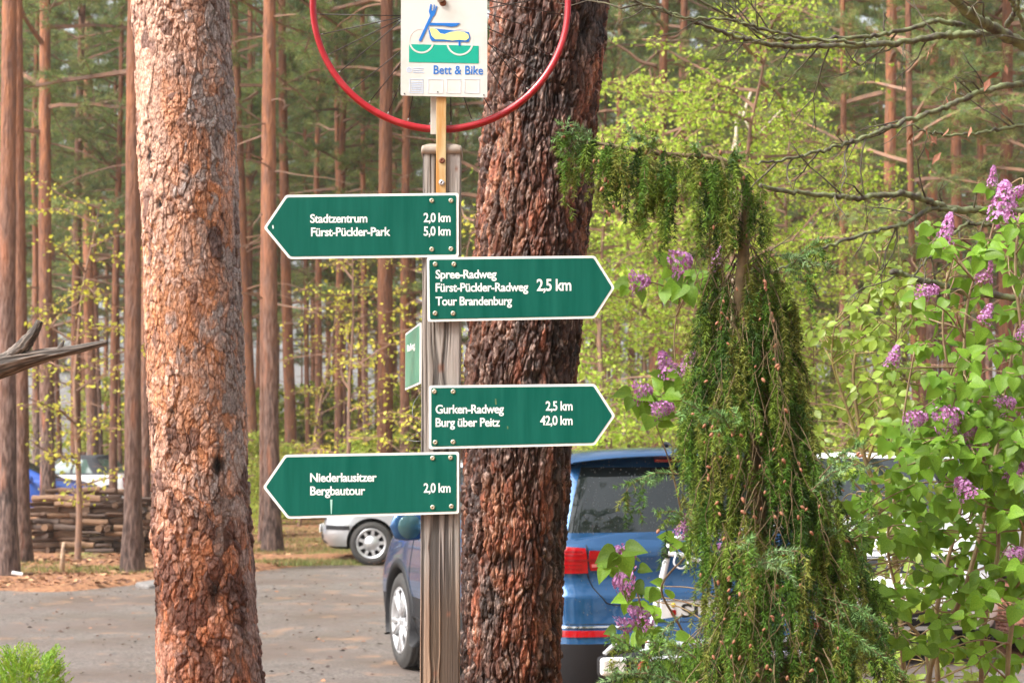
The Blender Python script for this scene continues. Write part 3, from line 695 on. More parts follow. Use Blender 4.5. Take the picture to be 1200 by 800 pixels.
        dd = {'rear': (0, 1, 0), 'front': (0, -1, 0), 'L': (1, 0, 0), 'R': (-1, 0, 0), 'top': (0, 0, -1)}[side]; dd = Vector(dd) * thick
        ids = {}; F = []
        for k, q in G.items(): ids[k] = len(V); V.append(q)
        nb = len(V); V += [q + dd for q in V]
        for i in range(nu):
            for j in range(nv): f = (ids[i, j], ids[i + 1, j], ids[i + 1, j + 1], ids[i, j + 1]); F.append(f)
        rim = [ids[i, 0] for i in range(nu)] + [ids[nu, j] for j in range(nv)] + [ids[i, nv] for i in range(nu, 0, -1)] + [ids[0, j] for j in range(nv, 0, -1)]
        for k in range(len(rim)): p, q = rim[k], rim[(k + 1) % len(rim)]; F.append((p, q, q + nb, p + nb))
        m.add(V, F, 0, True); me = m.mesh(name, mat); s.sharp(me, 50); o = link(name, me, parent or s.t)
        if label: o['label'] = label
        return o
    def seam(s, mb, side, pts, r=.0035):
        q = [s.proj(x, z, side, .0005) for x, z in pts]; q = [p for p in q if p is not None]
        if len(q) > 1: mb.tube(q, r, 4)
    def path(s, pts, n=6): return [(p.x, p.y) for p in cspline([(x, y, 0) for x, y in pts], n)]
    def wheels(s, style='alloy', steer=0):
        r = s.sp['wr']; w = s.sp.get('tw', .2)
        ty = MB(); prof = [(r * .68, -w * .46), (r * .80, -w * .5), (r * .94, -w * .47), (r * .985, -w * .38)]
        for k in range(5): a = -w * .34 + k * w * .17; prof += [(r, a - w * .05), (r, a + w * .05), (r * .985, a + w * .06)]
        prof = prof[:-1] + [(r * .985, w * .38), (r * .94, w * .47), (r * .80, w * .5), (r * .68, w * .46), (r * .66, 0)]
        ty.lathe(prof, 'x', 56, closed=True); tm = ty.mesh('tyre', M_tyre)
        rm = MB(); rr = r * .70
        rm.lathe([(rr, w * .47), (rr * .97, w * .50), (rr * .92, w * .45), (rr * .90, w * .1), (rr * .9, -w * .3), (rr, -w * .4)], 'x', 48, m=0)
        rm.lathe([(0, w * .12), (rr * .91, w * .12)], 'x', 32, m=1)
        if style == 'alloy':
            for k in range(5):
                for dlt in (-.17, .17):
                    a = 2 * pi * k / 5 + .3; a0, a1 = a + dlt * .9, a + dlt * 1.25
                    rm.tube([(w * .36, rr * .14 * cos(a0), rr * .14 * sin(a0)), (w * .40, rr * .5 * cos((a0 + a1) / 2), rr * .5 * sin((a0 + a1) / 2)), (w * .42, rr * .93 * cos(a1), rr * .93 * sin(a1))], [rr * .085, rr * .07, rr * .085], 6)
            rm.lathe([(0, w * .46), (rr * .13, w * .45), (rr * .22, w * .36), (rr * .22, w * .12)], 'x', 24)
        else:
            # full cover: disc with a ring of openings
            nsp = 9; R0, R1 = rr * .55, rr * .86
            rm.lathe([(0, w * .47), (rr * .16, w * .47), (rr * .2, w * .43), (R0, w * .41), (R0, w * .2)], 'x', 36); rm.lathe([(R1, w * .2), (R1, w * .43), (rr * .98, w * .46)], 'x', 36)
            for k in range(nsp):
                a = 2 * pi * k / nsp; V = []
                for (q, rad_) in ((-.19, R0 * .98), (.19, R0 * .98), (.12, R1 * 1.02), (-.12, R1 * 1.02)):
                    V += [(w * .43, rad_ * cos(a + q), rad_ * sin(a + q)), (w * .2, rad_ * cos(a + q), rad_ * sin(a + q))]
                rm.add(V, [(0, 2, 4, 6), (0, 1, 3, 2), (4, 5, 7, 6), (2, 3, 5, 4), (6, 7, 1, 0)])
        rim = rm.mesh('rim', [M_alloy, M_gap])
        for yw in s.sp['wheels']:
            for sd in (-1, 1):
                e = empty('wheel', (sd * (s.sp['hw'] - w * .5 - .015), yw, r + .004), parent=s.t); e.rotation_euler = (rnd.uniform(0, 1), 0, (0 if sd > 0 else pi) + (steer if yw > s.sp['L'] / 2 else 0))
                link('tyre', tm, e); link('rim', rim, e)
    def mirror(s, y, z, size=1.0, mat=None):
        for sd in (-1, 1):
            m = MB(); x = sd * (s.sp['hw'] - .02)
            V = []; 
            for i in range(9):
                v = -1 + 2 * i / 8; rr = math.sqrt(max(0, 1 - v ** 4)) 
                for k in range(14):
                    a = 2 * pi * k / 14; V.append((x + sd * (.12 + v * .115) * size, y + .02 + .055 * rr * cos(a) * (1.1 if cos(a) > 0 else .5) * size, z + .05 + .085 * rr * sin(a) * size))
            F = [(i * 14 + k, i * 14 + (k + 1) % 14, (i + 1) * 14 + (k + 1) % 14, (i + 1) * 14 + k) for i in range(8) for k in range(14)]
            m.add(V, F, 0, True); m.box((x + sd * .02, y + .02, z - .005), (.09, .05, .03), m=1, bev=.008)
            m.build('mirror', [mat or s.mp, M_rub], s.t)
            g_ = MB(); g_.lathe([(0, 0), (.07 * size, 0), (.072 * size, .004)], 'y', 20, c=(x + sd * .12 * size, y - .012 * size - .004, z + .05)); g_.build('mirror_glass', M_mirr, s.t)
    def arches(s, mat=None, w=.05):
        for yw in s.sp['wheels']:
            for sd in (-1, 1):
                m = MB(); V = []; rr = s.sp['wr'] + s.sp.get('gap', .055); N_ = 26
                for k in range(N_ + 1):
                    a = -.35 + (pi + .7) * k / N_
                    for (dr, dx) in ((-.012, -.06), (-.012, .012), (w * .5, .016), (w, .004), (w, -.05)):
                        q = s.proj(yw + (rr + min(dr, w) + 0) * cos(a), max(s.sp['wr'] + .01 + (rr + dr) * sin(a), .2), 'R' if sd > 0 else 'L', 0) if dr > 0 else None
                        x = abs(q.x) if q is not None and abs(q.x) > s.sp['hw'] - .16 else s.sp['hw'] - .015
                        V.append((sd * (x + dx), yw + (rr + dr) * cos(a), s.sp['wr'] + .01 + (rr + dr) * sin(a)))
                F = [(k * 5 + i, k * 5 + i + 1, (k + 1) * 5 + i + 1, (k + 1) * 5 + i) for k in range(N_) for i in range(4)]
                m.add(V, F, 0, True); m.build('wheel_arch', mat or M_rub, s.t)

def text_mesh(body, bold=0.0, extr=0.0006, space=1.0):
    cu = bpy.data.curves.new('t', 'FONT'); cu.body = body; cu.size = 1; cu.offset = bold; cu.extrude = extr; cu.resolution_u = 4; cu.space_character = space
    ob = bpy.data.objects.new('t', cu); C.objects.link(ob); bpy.context.view_layer.update()
    me = bpy.data.meshes.new_from_object(ob.evaluated_get(bpy.context.evaluated_depsgraph_get())); bpy.data.objects.remove(ob); return me
_H = None
def text_at(name, body, mat, x0, z0, width, cap, y, parent=None, bold=.03, tilt=0.0, thick=.0006, space=1.0, M=None):
    """lettering standing in the plane y, reading towards -y, scaled to width and cap height"""
    me = text_mesh(body, bold, 1.0, space); ref = text_mesh('H', bold, 1.0)
    hx = [v.co.x for v in me.vertices]; lo, hi = min(hx), max(hx); hz = [v.co.y for v in ref.vertices]; ch = max(hz) - min(hz); b0 = min(hz)
    sx = width / (hi - lo); sz = cap / ch
    for v in me.vertices:
        X, Z, T = (v.co.x - lo) * sx, (v.co.y - b0) * sz, v.co.z * thick
        v.co = (x0 + X * cos(tilt) - Z * sin(tilt), y - T, z0 + X * sin(tilt) + Z * cos(tilt))
    if M is not None: me.transform(M)
    me.materials.append(mat); return link(name, me, parent)

# --- blue estate-like off-roader seen from behind
M_blue = paint('blue_paint', (.012, .078, .20), .24, .5)
suv_spec = dict(L=4.43, hw=.905, belt=1.10, nose=.94, cowl=3.15, wr=.345, tw=.225, gap=.05, wheels=(.86, 3.47), lowmat=.56, rr=.26, rf=.36, br=.05, bf=.12,
    levels=[(.25, .12, 4.26, .80), (.30, .06, 4.36, .86), (.38, .02, 4.41, .885), (.56, .0, 4.43, .895), (.57, .004, 4.43, .897), (.61, .012, 4.43, .903), (.66, .03, 4.42, .905), (.72, .045, 4.40, .904), (.79, .040, 4.38, .903), (.815, .050, 4.36, .901), (.845, .085, 4.34, .899), (.90, .096, 4.30, .896), (1.0, .092, 4.2, .888), (1.045, .092, 4.14, .880), (1.065, .105, 4.12, .868), (1.10, .145, 4.02, .845)],
    gh=dict(z0=1.075, z1=1.545, yr0=.125, yr1=.40, yf0=3.32, yf1=2.35, hw0=.835, hw1=.635, rr=.17, rj=13, pr=1.25, br=.10, sides=((.05, .30), (.335, .60), (.635, .90)), crown=.045))
th = math.radians(17.7); rc = Vector((1.07, 8.37, .006))
suv = Car('suv', suv_spec, M_blue, rc, th, 'blue off-roader parked behind the thick pine, seen from behind, bicycle carrier on its towbar')
suv.t.name = 'parked_car'
suv.wheels('alloy', steer=.0); suv.arches(); suv.mirror(2.62, 1.02, 1.15)
for sd in (-1, 1):
    x = lambda v: sd * v
    suv.patch('tail_light', 'rear', [(x(.905), .92), (x(.66), .925), (x(.67), 1.05), (x(.9), 1.065)], M_red, .012, .03, 12, 8, label='red tail light on the wing')
    suv.patch('tail_light', 'rear', [(x(.652), .932), (x(.47), .95), (x(.50), 1.03), (x(.655), 1.05)], M_red, .012, .03, 10, 8, rnd_=.35, label='red tail light on the tailgate')
    suv.patch('light_band', 'rear', [(x(.86), .985), (x(.52), .99), (x(.53), 1.0), (x(.86), .998)], M_redd, .0145, .01, 12, 2)
    for zz_ in (.945, .965, 1.015, 1.035): suv.patch('lamp_rib', 'rear', [(x(.87), zz_), (x(.69), zz_), (x(.69), zz_ + .006), (x(.87), zz_ + .006)], M_redd, .0145, .01, 8, 1)
    suv.patch('lamp_segment', 'rear', [(x(.64), .955), (x(.53), .962), (x(.535), .975), (x(.64), .972)], M_clearr, .0145, .01, 8, 1)  # pale red segment of the tail light lens
    suv.patch('reflector', 'rear', [(x(.86), .595), (x(.56), .595), (x(.56), .625), (x(.86), .628)], M_red, .008, .015, 8, 2)
    suv.patch('chrome_strip', 'rear', [(x(.88), .640), (x(.3), .640), (x(.3), .648), (x(.88), .650)], M_chrome, .009, .015, 12, 1)
    suv.patch('sill', 'R' if sd > 0 else 'L', [(1.25, .28), (3.08, .28), (3.08, .42), (1.25, .42)], M_rub, .01, .02, 12, 3)
    m = MB(); sdn = 'R' if sd > 0 else 'L'
    for pth in ([(1.30, .44), (1.28, .8), (1.1, 1.0), (1.0, 1.04)], [(2.15, .42), (2.17, .8), (2.2, 1.04)], [(3.05, .42), (3.12, .7), (3.02, 1.0), (2.98, 1.04)], [(1.3, .44), (2.15, .42), (3.05, .42)]): suv.seam(m, sdn, suv.path(pth))
    m.build('door_seam', M_gap, suv.t)
    for yh in (1.5, 2.36):
        q = suv.proj(yh, .93, sdn, .02); h = MB(); h.tube([q + Vector((sd * -.02, -.08, 0)), q + Vector((sd * .008, -.06, .005)), q + Vector((sd * .008, .06, .005)), q + Vector((sd * -.02, .08, 0))], .012, 6); h.build('door_handle', M_blue, suv.t)
    rl = MB(); rp = [(sd * .60, y, 1.545 + .05 * sin(pi * (y - .5) / 1.75) ** .35 if .5 < y < 2.25 else 1.535) for y in np.linspace(.5, 2.25, 15)]
    rl.tube([(a, b, c + .005) for a, b, c in rp], .014, 8); rl.build('roof_rail', M_rub, suv.t)
    suv.patch('headlight', 'front', [(x(.84), .74), (x(.46), .74), (x(.44), .86), (x(.82), .9)], M_clear, .008, .03)
m = MB(); suv.seam(m, 'rear', suv.path([(-.66, 1.07), (-.662, .99), (-.655, .90), (-.60, .80), (-.50, .755), (0, .745), (.50, .755), (.60, .80), (.655, .90), (.662, .99), (.66, 1.07)], 8), .004)
suv.seam(m, 'rear', suv.path([(-.89, .66), (-.4, .66), (0, .66), (.4, .66), (.89, .66)], 8), .003); m.build('tailgate_seam', M_gap, suv.t)
suv.patch('bumper_insert', 'rear', [(-.5, .30), (.5, .30), (.52, .46), (-.52, .46)], M_rub, .012, .02, 10, 3)
m = MB()   # roof spoiler over the rear window
V = []; ns = 20
for i in range(ns + 1):
    xx = -.66 + 1.32 * i / ns; cr = .045 * (1 - abs(xx / .66) ** 2.4); yb = .40 + .10 * (xx / .66) ** 2
    for (dy, dz) in ((.18, .012), (.05, .010), (-.10, -.016), (-.12, -.032), (-.09, -.045), (.04, -.055), (.18, -.02)): V.append((xx, yb + dy, 1.543 + cr * (1 if dy > 0 else .9) + dz))
m.add(V, [(i * 7 + k, i * 7 + (k + 1) % 7, (i + 1) * 7 + (k + 1) % 7, (i + 1) * 7 + k) for i in range(ns) for k in range(7)] + [tuple(range(7)), tuple(ns * 7 + k for k in range(7))], 0, True)
sm_ = m.mesh('spoiler', M_blue); suv.sharp(sm_, 50); sp_ = link('spoiler', sm_, suv.t)
MB().box((0, .335, 1.523), (.36, .02, .018), bev=.004).build('brake_light', M_redd, sp_)
MB().tube([(0, .62, 1.575), (0, .58, 1.62), (0, .56, 1.622), (0, .50, 1.605)], [.022, .016, .010, .004], 8).build('aerial', M_rub, suv.t)
q = suv.proj(0, 1.10, 'rear', .02); q2 = suv.proj(.34, 1.20, 'rear', .015)
if q and q2:
    m = MB(); m.lathe([(0, -.03), (.032, -.03), (.036, .02), (0, .02)], 'y', 16, c=q); m.tube([q, q.lerp(q2, .5) + Vector((0, -.02, 0)), q2], [.011, .009, .006], 6); m.build('rear_wiper', M_rub, suv.t)
# number plate
pl_ = MB().box((-.01, .045, .715), (.53, .012, .125), bev=.006).build('number_plate', M_white, suv.t)
m = MB()
m.box((-.01, .037, .656), (.52, .004, .004)); m.box((-.01, .037, .774), (.52, .004, .004)); m.build('plate_edge', M_black, pl_)
text_at('plate_letters', 'SJ 1', M_black, -.155, .680, .20, .075, .037, pl_, .02)
MB().prism([(-.215, .725), (-.185, .725), (-.185, .70), (-.20, .687), (-.215, .70)], .038, .036).build('plate_crest', M_red, pl_)
MB().lathe([(0, -.003), (.013, -.003), (.013, 0)], 'y', 14, c=(-.20, .038, .75)).build('plate_crest', pmat('yellow_print', (.75, .55, .06), .5), pl_)
# raindrops on the wet rear window and roof: tiny domes joined into one part
V = []; F = []
for k in range(900):
    if k % 3 == 0: p = suv.proj(rnd.uniform(-.72, -.1), rnd.uniform(1.12, 1.52), 'rear', .001)
    elif k % 3 == 1: p = suv.proj(rnd.uniform(-.6, .6), rnd.uniform(.5, 1.6), 'top', .001)
    else: p = suv.proj(rnd.uniform(-.85, .2), rnd.uniform(.62, 1.05), 'rear', .001)
    if p is None: continue
    r = rnd.uniform(.0015, .0038); b = len(V); V += [p + Vector((r * cos(a), -.0005, r * sin(a) * 1.2)) if k % 3 != 1 else p + Vector((r * cos(a), r * sin(a), 0)) for a in (0, 1.05, 2.1, 3.14, 4.19, 5.24)] + [p + (Vector((0, -r * .5, 0)) if k % 3 != 1 else Vector((0, 0, r * .5)))]
    F += [(b + i, b + (i + 1) % 6, b + 6) for i in range(6)]
o = link('raindrops', fast_mesh('raindrops', V, F, pmat('water_drop', (.10, .12, .13), .02, spec=1.0), smooth=True), suv.t); o['kind'] = 'stuff'

# bicycle carrier on the towbar: its own thing, placed in the car's frame
bc = empty('bicycle_carrier', rc, th, 'folded white tube bicycle carrier hooked on the towbar of the blue off-roader', 'bike carrier')
M_tube = pmat('grey_white_tube', (.62, .64, .66), .3, metal=.25, coat=.3)
ci = Matrix.Translation(rc) @ Matrix.Rotation(th, 4, 'Z'); ci = ci.inverted()
def CL(px, py, d): return ci @ P(px, py, d)
fr = MB(); fr.tube(cspline([CL(759, 762, 7.95), CL(763, 735, 7.97), CL(773, 690, 8.0), CL(781, 655, 8.02), CL(783, 642, 8.02), CL(789, 633, 8.03), CL(803, 629, 8.06), CL(850, 624, 8.2), CL(930, 617, 8.4), CL(943, 622, 8.43), CL(947, 640, 8.43), CL(940, 700, 8.38), CL(930, 755, 8.3)], 6), .017, 10); fr.build('hoop', M_tube, bc)
fr = MB(); fr.tube([CL(783, 648, 8.0), CL(800, 650, 8.0), CL(813, 655, 8.02), CL(850, 668, 8.1)], .013, 8); fr.tube(cspline([CL(792, 650, 7.97), CL(790, 660, 7.96), CL(798, 666, 7.95), CL(806, 660, 7.96), CL(804, 652, 7.97)], 5), .005, 6); fr.build('clamp_arm', M_tube, bc)
MB().tube([CL(781, 641, 8.02), CL(780, 653, 8.02)], .025, 10).build('hoop_clamp', M_rub, bc)
fr = MB(); fr.tube([CL(750, 766, 7.75), CL(782, 757, 7.9), CL(830, 752, 8.05), CL(930, 748, 8.35)], .020, 8); fr.tube([CL(735, 776, 7.6), CL(780, 772, 7.75), CL(940, 765, 8.2)], .018, 8); fr.build('base_rail', M_tube, bc)
fr = MB()
for a, b, w_ in ((CL(712, 777, 7.55), CL(790, 764, 7.85), .035), (CL(790, 764, 7.85), CL(900, 758, 8.15), .03), (CL(830, 770, 7.9), CL(835, 745, 8.3), .03)): fr.tube([a, b], w_, 8)
fr.build('platform', M_rub, bc)
p0 = CL(708, 776, 7.5); fr = MB(); fr.box(p0 + Vector((.10, 0, -.02)), (.26, .07, .10), rot=(0, 0, -.05), bev=.02); lb = fr.build('lamp_bar', M_rub, bc)
MB().box(p0 + Vector((.035, -.03, -.015)), (.13, .035, .085), rot=(0, 0, -.05), bev=.014).build('end_cap', M_white, lb)
MB().lathe([(0, -.02), (.032, -.018), (.036, 0)], 'y', 18, c=p0 + Vector((.19, -.035, -.03))).build('lamp', M_red, lb)
MB().tube([p0 + Vector((0, 0, .04)), p0 + Vector((.07, .02, .09)), p0 + Vector((.2, .05, .09))], .012, 8).build('bracket', M_clear, lb)

# --- the other parked cars
def simple_car(name, sp, mp, loc, rz, label, wheel='cover', lampmat=None, plate=True):
    c = Car(name, sp, mp, loc, rz, label); c.wheels(wheel); c.mirror(sp['cowl'] - .45, sp['belt'] - .04, 1.05)
    L, hw = sp['L'], sp['hw']; bz = sp['belt']; nz_ = sp['nose']
    for sd in (-1, 1):
        x = lambda v: sd * v; S_ = 'R' if sd > 0 else 'L'
        c.patch('headlight', 'front', [(x(hw * .97), nz_ - .22), (x(hw * .56), nz_ - .22), (x(hw * .50), nz_ - .08), (x(hw * .86), nz_ - .02)], M_clear, .008, .03, rnd_=.3)
        c.patch('tail_light', 'rear', [(x(hw * .99), bz - .32), (x(hw * .72), bz - .30), (x(hw * .70), bz - .12), (x(hw * .96), bz - .06)], M_red, .01, .03)
        m = MB()
        for pth in ([(L * .31, .35), (L * .30, bz - .03)], [(L * .47, .33), (L * .48, bz - .02)], [(L * .70, .33), (L * .69, bz - .05)], [(L * .31, .34), (L * .70, .33)]): c.seam(m, S_, c.path(pth), .004)
        m.build('door_seam', M_gap, c.t)
        for yh in (L * .35, L * .52):
            q = c.proj(yh, bz - .14, S_, .02)
            if q: h = MB(); h.tube([q + Vector((0, -.08, 0)), q + Vector((sd * .01, 0, .004)), q + Vector((0, .08, 0))], .013, 6); h.build('door_handle', mp, c.t)
        c.patch('bumper_strip', S_, [(L - .62, .50), (L - .12, .50), (L - .12, .56), (L - .62, .56)], M_rub, .012, .02, 10, 2)
    c.patch('grille', 'front', [(-hw * .5, nz_ - .24), (hw * .5, nz_ - .24), (hw * .55, nz_ - .12), (-hw * .55, nz_ - .12)], M_rub, .006, .02, 10, 3)
    c.patch('air_intake', 'front', [(-hw * .7, .30), (hw * .7, .30), (hw * .6, .42), (-hw * .6, .42)], M_rub, .006, .02, 10, 3)
    if plate:
        q = c.proj(0, .50, 'front', .02); 
        if q: MB().box((0, q.y, .50), (.52, .012, .11), bev=.005).build('number_plate', M_white, c.t)
    return c
def hatch(L=3.9, hw=.83, belt=.98, nose=.86, H=1.50, **k):
    d = dict(L=L, hw=hw, belt=belt, nose=nose, cowl=L * .74, wr=.305, tw=.19, gap=.05, wheels=(L * .165, L * .80), lowmat=.27, rr=.25, rf=.42, br=.06, bf=.22,
        levels=[(.22, .12, L - .16, hw - .10), (.27, .05, L - .06, hw - .04), (.38, .0, L, hw - .01), (.5, .01, L, hw), (.62, .03, L - .02, hw), (.74, .06, L - .05, hw - .005), (.85, .08, L - .10, hw - .015), (.93, .10, L - .16, hw - .03), (belt, .13, L - .24, hw - .06)],
        gh=dict(z0=belt - .01, z1=H - .05, yr0=.13, yr1=.50, yf0=L * .79, yf1=L * .56, hw0=hw - .07, hw1=hw - .22, sides=((.05, .28), (.31, .58), (.61, .93))))
    d.update(k); return d
M_silver = paint('silver_paint', (.50, .51, .53), .35, .6); M_wpaint = paint('white_paint', (.78, .79, .80), .3, 0); M_bpaint = paint('deep_blue_paint', (.02, .09, .42), .3, .3)
# local +y is the nose: a car whose nose points to photo-left (-X) is turned by +90 degrees
c3 = simple_car('parked_car', hatch(), M_silver, (-2.80 + 3.9, 22.9, .01), math.radians(91), 'silver hatchback with white wheel covers showing its front wheel under the lowest arrow sign')
vw = hatch(L=4.3, hw=.88, belt=1.02, nose=.92, H=1.58, wr=.32)
w2 = simple_car('parked_car', vw, M_wpaint, (3.05, 11.4 + 4.3, .01), math.radians(180 - 3), 'white hatchback facing the camera behind the lilac with a round chrome emblem', 'alloy')
em = MB(); q = w2.proj(0, .74, 'front', .012)
em.lathe([(.050, -.004), (.060, -.004), (.060, .006), (.050, .006)], 'y', 28, c=q, closed=True)
for a, b in (((-.030, .040), (-.004, -.002)), ((.030, .040), (.004, -.002)), ((-.044, .018), (-.020, -.042)), ((-.020, -.042), (0, .0)), ((0, .0), (.020, -.042)), ((.020, -.042), (.044, .018))): em.tube([q + Vector((a[0], .002, a[1])), q + Vector((b[0], .002, b[1]))], .0045, 5)
em.build('emblem', M_chrome, w2.t)
for zz_ in (.78, .84): MB().tube([w2.proj(-.4 + .8 * i / 10, zz_, 'front', .01) for i in range(11)], .008, 5).build('grille_bar', M_chrome, w2.t)
cv = hatch(L=4.1, hw=.86, belt=.95, nose=.72, H=1.47, wr=.32); cv['gh'].update(soft=pmat('soft_top_cloth', (.035, .038, .045), .85), yr0=.55, yr1=1.15, yf0=3.0, yf1=2.35, pr=.6, sides=((.16, .50), (.55, .97)), crown=.06)
M_lightglass = pmat('pale_glass', (.07, .12, .10), .08, spec=.9, coat=.7); cv['glass'] = M_lightglass
bt = simple_car('parked_car', cv, M_wpaint, P(172, 600, 41).xy[:] + (.12,), math.radians(90 - 12), 'white convertible with closed black soft top beyond the wood pile', 'alloy')
bl = simple_car('parked_car', hatch(L=4.2, nose=.80), M_bpaint, (-13.05, 33.4, .07), math.radians(-90 + 8), 'bright blue car at the left edge beyond the wood pile', 'alloy')
sv = simple_car('parked_car', hatch(L=4.5, hw=.88, belt=1.0, H=1.55), M_silver, (4.6 + 2.6, 17.5, .10), math.radians(70), 'silver grey car side on behind the lilac at the right edge', 'alloy')
sv2 = simple_car('parked_car', hatch(L=4.4, hw=.88, belt=1.0, H=1.5), paint('pale_paint', (.62, .64, .66), .35, .3), (5.6, 24.5, .10), math.radians(88), 'pale grey car half hidden behind the white hatchback', 'alloy')
# ---------------------------------------------------------------- wooden post and its signs
YF = 3.60                                  # the post's front face
M_wood = pmat('weathered_wood', (1, 1, 1), .8, attr=True, col2=(.72, .70, .68), scale=30, stretch=(3, 3, .15), bump=.5, bscale=140, dist=.001)
def wood_post():
    w2_ = .0455; cxp = P(517, 400, YF).x - .001; x1, x0 = cxp + w2_, cxp - w2_; ztop = P(516, 180, YF).z
    zs = np.arange(-.02, ztop, .009); zs = np.append(zs, ztop); prof = []
    n = 72
    for k in range(n):
        prof.append((-w2_ + 2 * w2_ * k / n, -w2_))
    for k in range(24): prof.append((w2_, -w2_ + 2 * w2_ * k / 24))
    for k in range(24): prof.append((w2_ - 2 * w2_ * k / 24, w2_))
    for k in range(40): prof.append((-w2_, w2_ - 2 * w2_ * k / 40))
    prof = np.array(prof); m = len(prof)
    Xs = np.tile(prof[:, 0], len(zs)); Ys = np.tile(prof[:, 1], len(zs)); Zs = np.repeat(zs, m)
    knots = [(P(517, 431, YF).x - cxp, P(517, 431, YF).z, .010), (P(535, 197, YF).x - cxp, P(535, 197, YF).z, .005), (P(502, 640, YF).x - cxp, P(0, 640, YF).z, .004), (.02, P(0, 720, YF).z, .006), (-.01, P(0, 790, YF).z, .007)]
    wx = Xs + .0025 * np.sin(Zs * 3 + 1) + .0012 * np.sin(Zs * 11)
    kn = np.zeros(len(Xs))
    for kx, kz, kr in knots:
        dx, dz = Xs - kx, (Zs - kz) / 2.2; d2 = dx * dx + dz * dz; wx = wx + np.sign(dx) * kr * .7 * np.exp(-d2 / (kr * kr * 5)) * (Ys < -.03); kn = np.maximum(kn, np.exp(-(dx * dx + (Zs - kz) ** 2) / (kr * kr)) * (Ys < -.03))
    p = np.stack([wx * 420, Ys * 420, Zs * 3.2], 1); g1 = fbm(p, 3, 5); g2 = fbm(np.stack([wx * 70, Ys * 70, Zs * .9], 1), 3, 8)
    crack = sstep(.60, .70, g2 + .25 * (g1 - .3))
    cxk = np.exp(-((wx - .012) / .0012) ** 2) * (Zs > 1.05) * (Zs < 1.32) * (Ys < -.04); crack = np.maximum(crack, cxk * .8)
    dep = .0019 * (g1 - .5) - .0030 * crack - .002 * sstep(.3, .9, kn) * .5
    nx = np.where(np.abs(np.abs(Xs) - w2_) < 1e-5, np.sign(Xs), 0.); ny = np.where(np.abs(np.abs(Ys) - w2_) < 1e-5, np.sign(Ys), 0.)
    cr = (nx != 0) & (ny != 0)
    V = np.stack([cxp + Xs + nx * dep - np.where(cr, nx * .003, 0), YF + w2_ + Ys + ny * dep - np.where(cr, ny * .003, 0), Zs], 1)
    t = g1[:, None]; low = sstep(1.35, 1.15, Zs)[:, None]
    c = np.array([.25, .215, .19]) * (1 - t) + np.array([.44, .395, .36]) * t
    c2 = np.array([.21, .125, .075]) * (1 - t) + np.array([.52, .36, .24]) * t; c = c * (1 - low) + c2 * low
    pur = sstep(.5, .65, fbm(np.stack([Xs * 12, Ys * 12, Zs * 3], 1), 3, 77))[:, None]; c = c * (1 - .2 * pur) + np.array([.27, .22, .24]) * .2 * pur
    c = c * (1 - .75 * crack[:, None]); kk = sstep(.25, .8, kn)[:, None]; c = c * (1 - kk * .8) + np.array([.20, .085, .05]) * kk * .8
    ii = np.arange(len(zs) * m).reshape(len(zs), m); jj = np.roll(ii, -1, 1); F = np.stack([ii[:-1], jj[:-1], jj[1:], ii[1:]], -1).reshape(-1, 4)
    t_ = empty('wooden_post', (0, 0, 0), 0, 'square weathered wooden post carrying the green arrow signs', 'post')
    link('post', fast_mesh('post', V, F, M_wood, col=c, smooth=True), t_)
    cap = MB(); pr = []; zc = ztop
    for k in range(9):
        a = k / 8
        pr.append(a)
    Vc = []; Fc = []; ring = [(sx * (w2_ + .0025), sy * (w2_ + .0025)) for sx, sy in ((-1, -1), (1, -1), (1, 1), (-1, 1))]
    def rr_ring(h, r, z): 
        out = []
        for (sx, sy, a0) in ((1, 1, 0), (-1, 1, pi / 2), (-1, -1, pi), (1, -1, 1.5 * pi)):
            for q in range(5): a = a0 + pi / 2 * q / 4; out.append((cxp + sx * (h - r) + r * cos(a), YF + w2_ + sy * (h - r) + r * sin(a), z))
        return out
    lv = [(w2_ + .003, .006, 0), (w2_ + .003, .006, .013), (w2_ + .001, .010, .020), (w2_ - .008, .012, .025), (w2_ - .025, .012, .026)]
    for h, r, dz in lv: Vc += rr_ring(h, r, zc + dz)
    Fc = [(i * 20 + k, i * 20 + (k + 1) % 20, (i + 1) * 20 + (k + 1) % 20, (i + 1) * 20 + k) for i in range(4) for k in range(20)] + [tuple(80 + k for k in range(20)), tuple(range(19, -1, -1))]
    cap.add(Vc, Fc, 0, True); cap.build('cap', pmat('cap_wood', (.36, .30, .25), .7, (.30, .24, .19), 60, bump=.4), t_)
    # thin wire on the left side
    wi = MB(); wi.tube(cspline([P(499, 455, 3.66), P(486, 470, 3.62), P(484, 487, 3.6), P(494, 497, 3.61), P(499, 500, 3.63)], 8), .0009, 5); wi.tube(cspline([P(500, 500, 3.62), P(490, 507, 3.59), P(479, 514, 3.62)], 6), .0009, 5); wi.tube([P(499, 516, 3.62), P(488, 517, 3.62), P(476, 515, 3.64)], .0009, 5)
    wi.build('wire', pmat('old_wire', (.16, .17, .17), .5, metal=.4), t_)
    return t_
post = wood_post()

